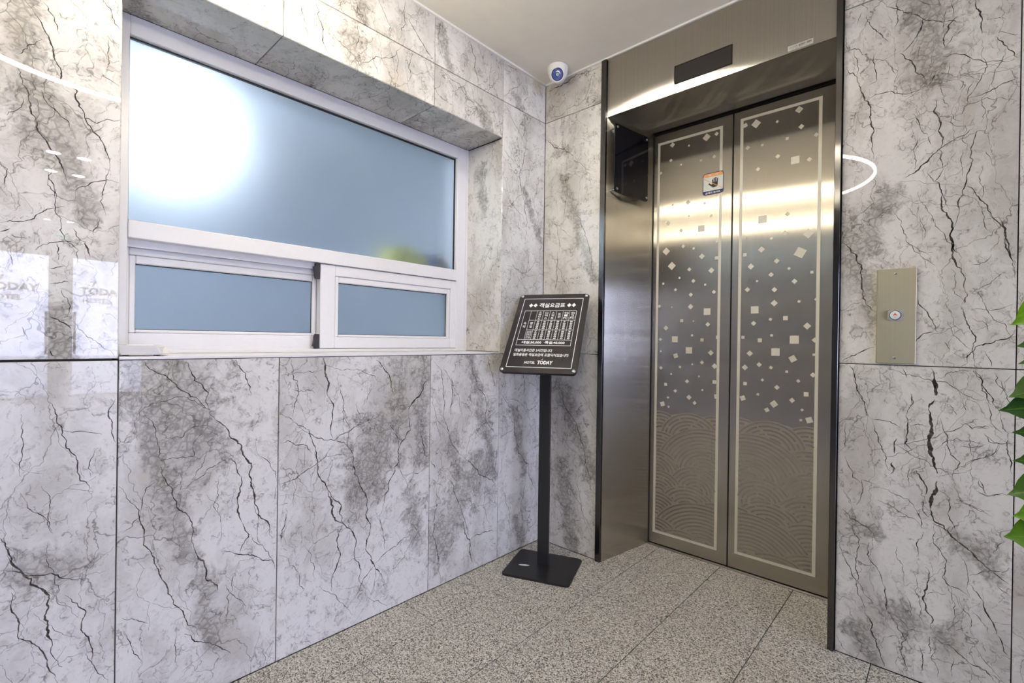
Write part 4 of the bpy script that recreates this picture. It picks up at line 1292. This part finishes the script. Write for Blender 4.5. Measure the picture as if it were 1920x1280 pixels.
YD = 0.370
for side, (dx0, dx1, bx0, bx1, bz0, bz1) in enumerate(((0.4285, 0.8208, 0.452, 0.776, 0.062, 2.069), (0.8262, 1.2420, 0.855, 1.176, 0.074, 2.075))):
    d = steel('door_panel', 'steel', lift, (dx0, dx1, YD, YD+.028, 0.006, 2.124), bev=.0015)
    d['label'] = 'left etched lift door with the hand sticker' if side == 0 else 'right etched lift door'
    bm = bmesh.new(); t = 0.0125
    for a in ((bx0, bx0+t, bz0, bz1), (bx1-t, bx1, bz0, bz1), (bx0+t, bx1-t, bz1-t, bz1), (bx0+t, bx1-t, bz0, bz0+t)):
        bm.faces.new([bm.verts.new((x, 0, z)) for x, z in ((a[0], a[2]), (a[1], a[2]), (a[1], a[3]), (a[0], a[3]))])
    flat('etched_border', bm, 'etched', d, YD-.00025)
    for (u, z, h, ang) in SQUARES:
        if not (dx0 < u < dx1): continue
        bm = bmesh.new()
        c, s = math.cos(math.radians(ang)), math.sin(math.radians(ang))
        pts = []
        for px, pz in ((-h, -h), (h, -h), (h, h), (-h, h)):
            x, zz = u+px*c-pz*s, z+px*s+pz*c
            pts.append((min(max(x, bx0+.002), bx1-.002), zz))
        bm.faces.new([bm.verts.new((x, 0, zz)) for x, zz in pts])
        flat('etched_square', bm, 'etched', d, YD-.00035)
    base, bands = waves(bx0+t, bx1-t, bz0+t, side == 0)
    wv = flat('etched_waves', base, 'etched_wave', d, YD-.00020)
    flat('polished_bands', bands, 'steel', d, YD-.00045)['kind'] = 'stuff'
    if side == 0:
        st = thing('warning_sticker', 'small do-not-touch sticker with a black hand on the left lift door', 'sticker')
        flat('backing', (lambda b: (b.faces.new([b.verts.new((x, 0, z)) for x, z in rrect(.6850, .7835, 1.7530, 1.8580, .014)]), b)[1])(bmesh.new()), 'navy', st, YD-.0006)
        def poly(pts, mat, name, k):
            b = bmesh.new(); b.faces.new([b.verts.new((x, 0, z)) for x, z in pts]); return flat(name, b, mat, st, YD-.0006-.0002*k)
        poly([(x, z) for x, z in rrect(.6885, .7800, 1.7700, 1.8545, .011) if z > 1.80]+[(.6885, 1.7720), (.7800, 1.7720)], 'sticker', 'white_field', 1)
        poly([(x, z) for x, z in rrect(.6885, .7800, 1.7700, 1.8545, .011) if z > 1.84]+[(.6885, 1.8385), (.7800, 1.8385)], 'orange', 'orange_header', 2)
        bm = bmesh.new()
        def cap(b, x0, z0, x1, z1, w):
            a = Vector((x0, z0)); e = Vector((x1, z1)); t2 = (e-a).normalized(); n2 = Vector((-t2.y, t2.x))*w
            pts = [a+n2, a-n2]
            for k in range(7):
                an = math.atan2(-n2.y, -n2.x)+math.pi*k/6; pts.append(e+Vector((math.cos(an), math.sin(an)))*w)
            b.faces.new([b.verts.new((p.x, 0, p.y)) for p in pts])
        ox, oz = .7400, 1.7860
        b0 = [(-.008, .000), (.014, .001), (.017, .016), (.016, .026), (-.009, .024), (-.012, .012)]
        bm.faces.new([bm.verts.new((ox+x, 0, oz+z)) for x, z in b0])
        for x0, z0, x1, z1, w in ((-.007, .022, -.008, .036, .0026), (-.001, .022, -.0005, .0425, .0027), (.0065, .022, .007, .0440, .0027), (.0135, .022, .0155, .0400, .0026), (-.008, .006, -.024, .019, .0033)):
            cap(bm, ox+x0, oz+z0, ox+x1, oz+z1, w)
        flat('hand_pictogram', bm, 'ink', st, YD-.0012)
        bm = bmesh.new(); cap(bm, .6915, 1.8330, .7770, 1.7760, .0013)
        flat('orange_slash', bm, 'orange', st, YD-.0015)
        bm = bmesh.new(); place(bm, text_bm('손대지 마시오', width=.070, height=.0095, bold=.03), .6990, 1.7575)
        flat('lettering', bm, 'print_white', st, YD-.0012)
        bm = bmesh.new(); place(bm, text_bm('주   의', width=.046, height=.0085, bold=.02), .7110, 1.8425)
        flat('header_lettering', bm, 'sticker', st, YD-.0012)

# dark acrylic plate on stand-offs inside the left jamb
ap = thing('acrylic_plate', 'dark glossy acrylic plate on four steel stand-offs inside the left lift jamb', 'plate', (0.414, 0.000, 0.0))
ap.rotation_euler = (0, 0, math.atan2(.362, .056)-math.pi/2)
bm = prism([(y, z) for y, z in rrect(0.0, 0.256, 1.742, 2.062, .010)], 0, .004)
bmesh.ops.transform(bm, matrix=Matrix(((0, 1, 0, 0), (1, 0, 0, 0), (0, 0, 1, 0), (0, 0, 0, 1))), verts=bm.verts)
link('sheet', done(bm, 'sheet'), 'smoked', ap)
for y in (.016, .240):
    for z in (1.758, 2.046):
        bm = lathe([(0, -.036), (.004, -.036), (.004, .000), (.0042, .004), (.0065, .0045), (.0065, .009), (.005, .0105), (0, .011)], 16)
        bmesh.ops.transform(bm, matrix=Matrix.Translation((0, y, z)) @ Matrix.Rotation(math.pi/2, 4, 'Y'), verts=bm.verts)
        link('standoff_bolt', done(bm, 'standoff_bolt'), 'chrome', ap)

# call button plate
cp = thing('call_button_panel', 'tall champagne steel lift call plate with one round up button', 'button panel', (1.400, 0.0, 0.986))
bm = bmesh.new()
W, H = .100, .302
bkv = [bm.verts.new(p) for p in ((0, -.0005, 0), (W, -.0005, 0), (W, -.0005, H), (0, -.0005, H))]
frv = [bm.verts.new(p) for p in ((.004, -.011, .001), (W-.001, -.011, .001), (W-.001, -.011, H-.001), (.004, -.011, H-.001))]
bm.faces.new(bkv[::-1]); bm.faces.new(frv)
for i in range(4): bm.faces.new((bkv[i], bkv[(i+1) % 4], frv[(i+1) % 4], frv[i]))
link('face_plate', done(bm, 'face_plate', uv=True), 'steel_gold', cp)
for z in (.017, .285):
    bm = lathe([(0, 0), (.0042, 0), (.0042, .0016), (.0025, .0022), (.0022, .0012), (0, .0012)], 16)
    bmesh.ops.transform(bm, matrix=Matrix.Translation((.0485, -.011, z)) @ Matrix.Rotation(math.pi/2, 4, 'X'), verts=bm.verts)
    link('screw', done(bm, 'screw'), 'chrome', cp)
bz = .153
bm = prism(rrect(.0305, .0690, bz-.0165, bz+.0165, .006), -.0155, -.0105)
bmesh.ops.bevel(bm, geom=[e for e in bm.edges if all(abs(v.co.y+.0155) < 1e-6 for v in e.verts)], offset=.0022, segments=3, affect='EDGES')
bt = link('button_bezel', done(bm, 'button_bezel'), 'satin', cp)
bm = lathe([(0, .0), (.0150, .0), (.0150, .0012), (.0135, .0016), (0, .0016)], 32)
bmesh.ops.transform(bm, matrix=Matrix.Translation((.0497, -.0155, bz)) @ Matrix.Rotation(math.pi/2, 4, 'X'), verts=bm.verts)
link('button_ring', done(bm, 'button_ring'), 'lens_dark', bt)
bm = lathe([(0, .0012), (.0132, .0012), (.0132, .0024), (.012, .0030), (0, .0032)], 32)
bmesh.ops.transform(bm, matrix=Matrix.Translation((.0497, -.0155, bz)) @ Matrix.Rotation(math.pi/2, 4, 'X'), verts=bm.verts)
link('button_cap', done(bm, 'button_cap'), 'sticker', bt)
bm = bmesh.new(); bm.faces.new([bm.verts.new((.0497+x, 0, bz+z)) for x, z in ((-.0062, -.0020), (0, .0075), (.0062, -.0020), (0, .0008))])
flat('up_arrow', bm, 'red', bt, -.0190)
bm = bmesh.new()
for k in range(6):
    x = .0497-.0022+.0009*(k % 3)+(.0022 if k > 2 else 0); bm.faces.new([bm.verts.new((x+a, 0, bz-.0068+b)) for a, b in ((0, 0), (.0005, 0), (.0005, .0016), (0, .0016))])
flat('braille_dots', bm, 'ink', bt, -.0190)

# ---------------------------------------------------------------- price board on its stand
YAW, TILT = 0.4264, 0.716
sg = thing('sign_stand', 'black floor stand holding a tilted dark price board with white Korean lettering', 'sign', (0.2015, -0.2205, 0.0), YAW)
bm = prism(rrect(-.155, .155, -.1375, .1375, .020), 0, .008)
bmesh.ops.transform(bm, matrix=Matrix.Translation((.004, -.017, 0)) @ Matrix.Rotation(-.04, 4, 'Z') @ Matrix(((1, 0, 0, 0), (0, 0, 1, 0), (0, 1, 0, 0), (0, 0, 0, 1))), verts=bm.verts)
bmesh.ops.bevel(bm, geom=[e for e in bm.edges if all(v.co.z > .007 for v in e.verts)], offset=.002, segments=2, affect='EDGES')
base = link('base_plate', done(bm, 'base_plate'), 'black', sg)
bm = bmesh.new()
lf = [(.026*math.cos(t), .0085*math.sin(t)*abs(math.sin(t))**.5) for t in [2*math.pi*i/24 for i in range(24)]]
bm.faces.new([bm.verts.new((-.080+x, -.040+y+.12*x, .0086)) for x, y in lf])
link('leaf_mark', done(bm, 'leaf_mark'), 'sticker', base)
boxes('post', 'black', sg, (-.026, .026, -.010, .010, .0075, 1.085), bev=.002, seg=2)
bd = link('board', None, parent=sg, loc=(0.0121, -.0484, 1.0850))
bd.rotation_euler = (-TILT, 0, 0)
BW, BH = .340, .479
def board_poly(poly, y0, y1, name, mat, bev=0.0):
    b = prism(poly, y0, y1)
    if bev: bmesh.ops.bevel(b, geom=[e for e in b.edges if all(abs(v.co.y-y0) < 1e-6 for v in e.verts)], offset=bev, segments=2, affect='EDGES')
    return link(name, done(b, name), mat, bd)
board_poly(rrect(-BW/2, BW/2, -BH/2, BH/2, .018), -.0025, .0025, 'acrylic_cover', 'board', .0006)
board_poly(rrect(-BW/2+.004, BW/2-.004, -BH/2+.004, BH/2-.004, .016), .010, .015, 'back_panel', 'black')
for bx in (-1, 1):
    for bzz in (-1, 1):
        b = lathe([(0, -.014), (.004, -.014), (.004, .002), (.0085, .0022), (.0085, .006), (.006, .0082), (0, .009)], 20)
        bmesh.ops.transform(b, matrix=Matrix.Translation((bx*.1568, 0, bzz*.2248)) @ Matrix.Rotation(math.pi/2, 4, 'X'), verts=b.verts)
        link('corner_bolt', done(b, 'corner_bolt', True), 'chrome', bd)
boxes('mounting_bracket', 'black', bd, (-.042, .018, .015, .050, -.02, .06))
bm = bmesh.new()
def U(u): return (u-.5)*BW
def Vv(v): return (v-.5)*BH
def rule(u0, v0, u1, v1, t=.0011):
    x0, x1, z0, z1 = U(u0), U(u1), Vv(v0), Vv(v1)
    if abs(x1-x0) > abs(z1-z0): q = ((x0, z0-t/2), (x1, z0-t/2), (x1, z0+t/2), (x0, z0+t/2))
    else: q = ((x0-t/2, z0), (x0+t/2, z0), (x0+t/2, z1), (x0-t/2, z1))
    bm.faces.new([bm.verts.new((x, 0, z)) for x, z in q])
for a in ((.08, .934, .921, .934), (.08, .061, .921, .061)): rule(*a, t=.0030)
for a in ((.08, .061, .08, .934), (.921, .061, .921, .934)): rule(*a, t=.0024)
flat('border_line', bm, 'print_white', bd, -.0032)
bm = bmesh.new()
TX = [.132, .224, .313, .404, .496, .586, .678, .769, .860]; TY = [.765, .638, .513, .388, .319]
for u in (TX[0], TX[-1]): rule(u, TY[4], u, TY[0], .0016)
for u in TX[1:-1]: rule(u, TY[3], u, TY[0], .0012)
for v in (TY[0], TY[4]): rule(TX[0], v, TX[-1], v, .0022)
rule(TX[0], TY[3], TX[-1], TY[3], .0020)
for v in TY[1:3]: rule(TX[1], v, TX[-1], v, .0018)
flat('table_rules', bm, 'print_white', bd, -.0032)
bm = bmesh.new()
place(bm, text_bm('객실요금표', width=(.684-.321)*BW, height=.062*BH, bold=.025), U(.321), Vv(.811))
for u in (.197, .262, .742, .806):
    bm.faces.new([bm.verts.new((U(u)+x, 0, Vv(.842)+z)) for x, z in ((-.0100, 0), (0, -.0135), (.0100, 0), (0, .0135))])
flat('title_lettering', bm, 'print_white', bd, -.0032)
bm = bmesh.new()
def cell(body, u0, u1, v0, v1, fill=(.6, .8), bold=.015):
    """stacked syllables inside one table cell"""
    rows = body.split('|'); h = (v1-v0)*fill[1]/len(rows)
    for i, r in enumerate(rows):
        k = fill[0] if len(r) > 1 else min(fill[0], .5)
        w = (u1-u0)*k
        t = text_bm(r, width=w*BW, height=h*.82*BH, bold=bold)
        place(bm, t, U((u0+u1)/2-w/2), Vv(v1-(v1-v0)*(1-fill[1])/2-h*(i+.91)))
heads = ['스|탠|다|드', '디|럭|스', '스|위|트', '트|윈', '게임|1|PC', '게임|2|PC']
for i, hh in enumerate(heads): cell(hh, TX[i+2], TX[i+3], TY[1], TY[0], (.66 if i > 3 else .42, .88 if i == 0 else .80 if i != 3 else .55))
cell('숙|박', TX[0], TX[1], .505, .645, (.40, .62))
cell('평|일', TX[1], TX[2], TY[2], TY[1], (.42, .66))
cell('금요일|공휴일|(전일)', TX[1], TX[2], TY[3], TY[2], (.74, .86), .01)
for i, pr in enumerate(('60000', '60000', '70000', '80000', '70000', '80000')): cell('|'.join(pr), TX[i+2], TX[i+3], TY[2], TY[1], (.40, .88), .03)
for i, pr in enumerate(('70000', '70000', '80000', '90000', '80000', '90000')): cell('|'.join(pr), TX[i+2], TX[i+3], TY[3], TY[2], (.40, .88), .03)
flat('table_lettering', bm, 'print_white', bd, -.0032)
for body, u0, u1, v0, hh, bo in (('·대실:30.000  ·특실:40.000', .195, .780, .338, .034, .03), ('대실이용시간은 3시간입니다', .137, .639, .240, .036, .02), ('일회용품은 객실요금에 포함되어있습니다', .133, .861, .188, .036, .02)):
    bm = bmesh.new(); place(bm, text_bm(body, width=(u1-u0)*BW, height=hh*BH, bold=bo), U(u0), Vv(v0))
    flat('note_lettering', bm, 'print_white', bd, -.0032)
bm = bmesh.new()
place(bm, text_bm('HOTEL', width=.141*BW, height=.030*BH, bold=.02, shear=.1), U(.308), Vv(.100))
place(bm, text_bm('TODAY', width=.201*BW, height=.043*BH, bold=.045, shear=.05), U(.477), Vv(.097))
bm.faces.new([bm.verts.new((U(.527)+x, 0, Vv(.148)+z)) for x, z in ((-.001, 0), (.0015, 0), (.0062, .0060), (.0030, .0060))])
flat('logo_lettering', bm, 'print_white', bd, -.0032)

# ---------------------------------------------------------------- ceiling camera
cc = thing('ceiling_camera', 'white dome security camera with blue lens ring in the ceiling corner', 'camera', (0.150, -0.095, ZC))
prof = [(0, -.0005), (.049, -.0005), (.051, -.006), (.050, -.018), (.046, -.036), (.040, -.052), (.032, -.064), (.020, -.071), (0, -.074)]
link('housing', done(lathe(prof, 40), 'housing', True), 'white_plastic', cc)
aim = link('eyeball', None, parent=cc, loc=(0.010, -0.016, -0.046))
dv = Vector((1.5843-.16, -1.9545+.11, 1.0425-2.33)).normalized()
aim.rotation_euler = Vector((0, 0, 1)).rotation_difference(dv).to_euler()
link('shroud', done(lathe([(.034, -.016), (.0345, .012), (.034, .020), (.031, .0235), (.0285, .022), (.0285, .018)], 40), 'shroud', True), 'white_plastic', aim)
link('lens_ring', done(lathe([(.0287, .0185), (.0262, .0190), (0, .0192)], 40), 'lens_ring', True), 'lens_dark', aim)
link('lens_face', done(lathe([(.0248, .0195), (.0130, .0197), (0, .0197)], 40), 'lens_face', True), 'lens_blue', aim)
link('lens_barrel', done(lathe([(.0112, .0197), (.0112, .0212), (0, .0214)], 32), 'lens_barrel', True), 'lens_dark', aim)
link('lens_core', done(lathe([(.0078, .0214), (.006, .0230), (0, .0240)], 24), 'lens_core', True), 'lens_glass', aim)
b = lathe([(.0018, .0197), (.0018, .0204), (0, .0205)], 10)
bmesh.ops.translate(b, vec=(0.0, -.018, 0), verts=b.verts)
link('light_sensor', done(b, 'light_sensor'), 'lens_dark', aim)

# ---------------------------------------------------------------- lamps of the lobby
def ring_lamp(x, y, z, r, label, thick=.006):
    t = thing('ring_pendant_lamp', label, 'lamp', (x, y, z), group=None)
    ro, ri = r+thick, r-thick
    def hoop(z0, z1, name, mat):
        bb = bmesh.new(); rings = []
        for rr, zz in ((ri, z0), (ro, z0), (ro, z1), (ri, z1)):
            rings.append([bb.verts.new((rr*math.cos(2*math.pi*i/64), rr*math.sin(2*math.pi*i/64), zz)) for i in range(64)])
        for k in range(4):
            for i in range(64): bb.faces.new((rings[k][i], rings[k][(i+1) % 64], rings[(k+1) % 4][(i+1) % 64], rings[(k+1) % 4][i]))
        return link(name, done(bb, name), mat, t)
    hoop(-.007, .007, 'glowing_diffuser', 'ring_light'); hoop(.0075, .016, 'ring_frame', 'white_plastic')
    for k in range(3):
        a = 2*math.pi*k/3
        link('suspension_wire', done(tube([(r*math.cos(a), r*math.sin(a), .02), (.03*math.cos(a), .03*math.sin(a), ZC-z-.012)], .0012, 6), 'suspension_wire'), 'white_plastic', t)
    bb = lathe([(0, ZC-z-.0005), (.06, ZC-z-.0005), (.06, ZC-z-.018), (0, ZC-z-.018)], 24)
    link('canopy', done(bb, 'canopy'), 'white_plastic', t)
ring_lamp(0.658, -1.643, 2.112, .569, 'large glowing ring pendant lamp mirrored in the polished marble')
DL = [(0.70, -0.515, ZC, 'single downlight in front of the lift, mirrored on the marble strip by the corner'),
      (3.30, -1.665, ZC, 'upper left of the four downlights mirrored in the left marble slab'),
      (3.30, -1.495, ZC, 'upper right of the four downlights mirrored in the left marble slab'),
      (3.86, -1.645, ZC, 'lower left of the four downlights mirrored in the left marble slab'),
      (3.86, -1.478, ZC, 'lower right of the four downlights mirrored in the left marble slab'),
      (8.20, -1.430, 2.72, 'left of the two low faint downlights mirrored in the left marble slab'),
      (8.16, -1.190, 2.72, 'right of the two low faint downlights mirrored in the left marble slab')]
for x, y, z, lb_ in DL:
    t = thing('downlight', lb_, 'lamp', (x, y, z), group='ceiling downlights')
    big = 1.35 if x < 1 else 1.0
    link('trim_ring', done(lathe([(.050*big, -.0005), (.050*big, -.004), (.040*big, -.005), (.040*big, -.0005)], 32), 'trim_ring'), 'white_plastic', t)
    link('glowing_disc', done(lathe([(.0395*big, -.0022), (0, -.0022)], 32), 'glowing_disc'), 'spot_light', t)

# ---------------------------------------------------------------- glass entrance seen mirrored in the marble
def entrance(n, y0, y1, label, handle_y, letters):
    d = tag(link('door_%d' % n, None, loc=(XF+.02, 0, 0)), label, kind='structure')
    fw = .03
    boxes('door_frame', 'frame_grey', d, (0, .05, y0, y0+fw, 0, 2.34), (0, .05, y1-fw, y1, 0, 2.34), (0, .05, y0+fw, y1-fw, 2.29, 2.34), (0, .05, y0+fw, y1-fw, 0, .05))
    boxes('pane', 'glass', d, (.02, .028, y0+fw, y1-fw, .05, 2.29))
    if handle_y is not None:
        link('handle', done(tube([(-.05, handle_y, .715), (-.05, handle_y, 1.40)], .018, 10), 'handle', True), 'chrome', d)
        for z in (.80, 1.31): boxes('handle_post', 'chrome', d, (-.05, .02, handle_y-.008, handle_y+.008, z, z+.016))
    if letters is not None:
        # readable from the street, so reversed from inside
        yl, yr = letters
        b = bmesh.new()
        t1 = text_bm('TODAY', width=yr-yl, height=.125, bold=.04); t2 = text_bm('HOTEL', width=(yr-yl)*.62, height=.085, bold=.03)
        place(b, t1, 0, 1.70); place(b, t2, (yr-yl)*.06, 1.56)
        b.faces.new([b.verts.new(((yr-yl)*.27+x, 0, 1.845+z)) for x, z in ((-.015, 0), (.015, 0), (.05, .09), (.02, .09))])
        # x -> -y seen from the street (from +x looking to -x, +y is to the left... mirrored for the room)
        bmesh.ops.transform(b, matrix=Matrix(((0, 1, 0, .018), (1, 0, 0, yl), (0, 0, 1, 0), (0, 0, 0, 1))), verts=b.verts)
        link('lettering', done(b, 'lettering'), 'ink', d)
entrance(1, -1.11, -0.13, 'clear glass entrance door nearer the lift wall with hotel lettering', -1.058, (-0.99, -0.40))
entrance(2, -2.20, -1.335, 'clear glass entrance door with hotel lettering beside the grey pillar', -1.392, (-2.06, -1.47))
entrance(3, -3.40, -2.30, 'fixed glass bay next to the entrance doors', None, None)
entrance(4, -4.88, -3.45, 'fixed glass bay at the far end of the entrance', None, None)
structure('trim_3', 'frame_grey', (XF, XF+.09, -1.335, -1.11, 0, 2.34), (XF, XF+.09, -2.30, -2.20, 0, 2.34), (XF, XF+.09, -3.45, -3.40, 0, 2.34), label='grey pillars between the glass doors')
ex = thing('exit_sign', 'small green lit exit sign above the entrance pillar', 'sign', (XF-.03, -1.218, 2.575))
boxes('housing', 'white_plastic', ex, (0, .03, -.085, .085, 0, .085), bev=.003)
boxes('lit_face', 'exit_light', ex, (-.002, 0, -.078, .078, .006, .079))

# ---------------------------------------------------------------- plant at the right edge
pl = thing('potted_plant', 'leafy green potted plant reaching in at the right edge', 'plant', (1.93, -0.62, 0.0))
link('pot', done(lathe([(0, .0), (.105, .0), (.115, .01), (.140, .25), (.145, .26), (.145, .28), (.135, .28), (.130, .25), (0, .25)], 40), 'pot', True), 'pot', pl)
link('soil', done(lathe([(.131, .252), (.08, .262), (0, .266)], 30), 'soil', True), 'soil', pl)
link('trunk', done(tube([(0, 0, .26), (.01, .004, .5), (-.006, 0, .75), (.004, -.006, 1.0), (0, 0, 1.22)], [.017, .015, .013, .011, .007], 10), 'trunk', True), 'bark', pl)
def leaf_mesh(tip, basep, width, droop, roll):
    """pointed blade folded along its midrib, from base to tip"""
    a = Vector(basep); b = Vector(tip); ax = (b-a); L = ax.length; t = ax.normalized()
    s = t.cross(Vector((0, 0, 1))).normalized(); up = s.cross(t)
    s, up = s*math.cos(roll)+up*math.sin(roll), up*math.cos(roll)-s*math.sin(roll)
    bm = bmesh.new(); lay = bm.loops.layers.uv.new('UVMap'); rows = []
    n = 16
    for i in range(n+1):
        k = i/n
        w = width*0.5*(math.sin(math.pi*k**1.25)**0.72 if 0 < k < 1 else 0.0)
        if k > .86: w = width*.5*(math.sin(math.pi*.86**1.25)**.72)*((1-k)/.14)**1.6+.0003
        c = a+ax*k+up*(droop*4*k*(1-k))
        rows.append(([bm.verts.new(c+s*w+up*w*.28), bm.verts.new(c), bm.verts.new(c-s*w+up*w*.28)], k))
    for (r0, k0), (r1, k1) in zip(rows, rows[1:]):
        for j in range(2):
            f = bm.faces.new((r0[j], r0[j+1], r1[j+1], r1[j])); f.smooth = True
            for l, uvc in zip(f.loops, ((k0, j/2), (k0, (j+1)/2), (k1, (j+1)/2), (k1, j/2))): l[lay].uv = uvc
    bmesh.ops.remove_doubles(bm, verts=bm.verts, dist=1e-5)
    me = bpy.data.meshes.new('leaf'); bm.to_mesh(me); bm.free()
    return me
PX, PY = 1.93, -0.62
LEAVES = [  # tip x, y, z, length, width, rise of the base, young
    (1.662, -.70, 1.083, .150, .052, .075, 1.0), (1.669, -.70, 1.044, .140, .040, .020, .2), (1.673, -.68, 1.012, .13, .036, .012, .1),
    (1.660, -.70, .951, .160, .052, .045, .15), (1.648, -.70, .926, .170, .046, .022, 0.0), (1.666, -.69, .887, .15, .040, -.004, 0.05),
    (1.667, -.70, .837, .15, .040, .004, .1), (1.661, -.70, .774, .160, .056, .035, .2), (1.668, -.70, .737, .14, .050, .016, .75), (1.657, -.70, .696, .160, .058, .025, .45)]
rl = random.Random(2)
def add_leaf(tx, ty, tz, L, w, rise, young):
    tip = Vector((tx-PX, ty-PY, tz)); back = Vector((-tip.x, -tip.y, 0)).normalized()
    bs = tip+back*L+Vector((0, 0, rise))
    o = link('leaf', leaf_mesh(tip, bs, w*1.45, .012, rl.uniform(.75, 1.25)), 'leaf', pl); o['young'] = float(young)
    node = Vector((0, 0, min(1.2, max(.35, bs.z-.05))))
    link('petiole', done(tube([node, (node+bs)/2+Vector((0, 0, .012)), bs, bs+(tip-bs)*.1], [.003, .0024, .0018, .001], 6), 'petiole', True), 'bark', pl)
for lf_ in LEAVES: add_leaf(*lf_)
for k in range(26):   # the rest of the crown, outside the picture
    a = rl.uniform(-1.9, 1.9); R = rl.uniform(.16, .30); z = rl.uniform(.65, 1.38)
    add_leaf(PX+R*math.cos(a), PY+R*math.sin(a), z, rl.uniform(.12, .17), rl.uniform(.04, .058), rl.uniform(.0, .06), rl.choice((0, .1, .2, .6)))

bpy.data.scenes.remove(TXT)
for me in TEXT_CACHE.values(): bpy.data.meshes.remove(me)
for cu in list(bpy.data.curves): bpy.data.curves.remove(cu)
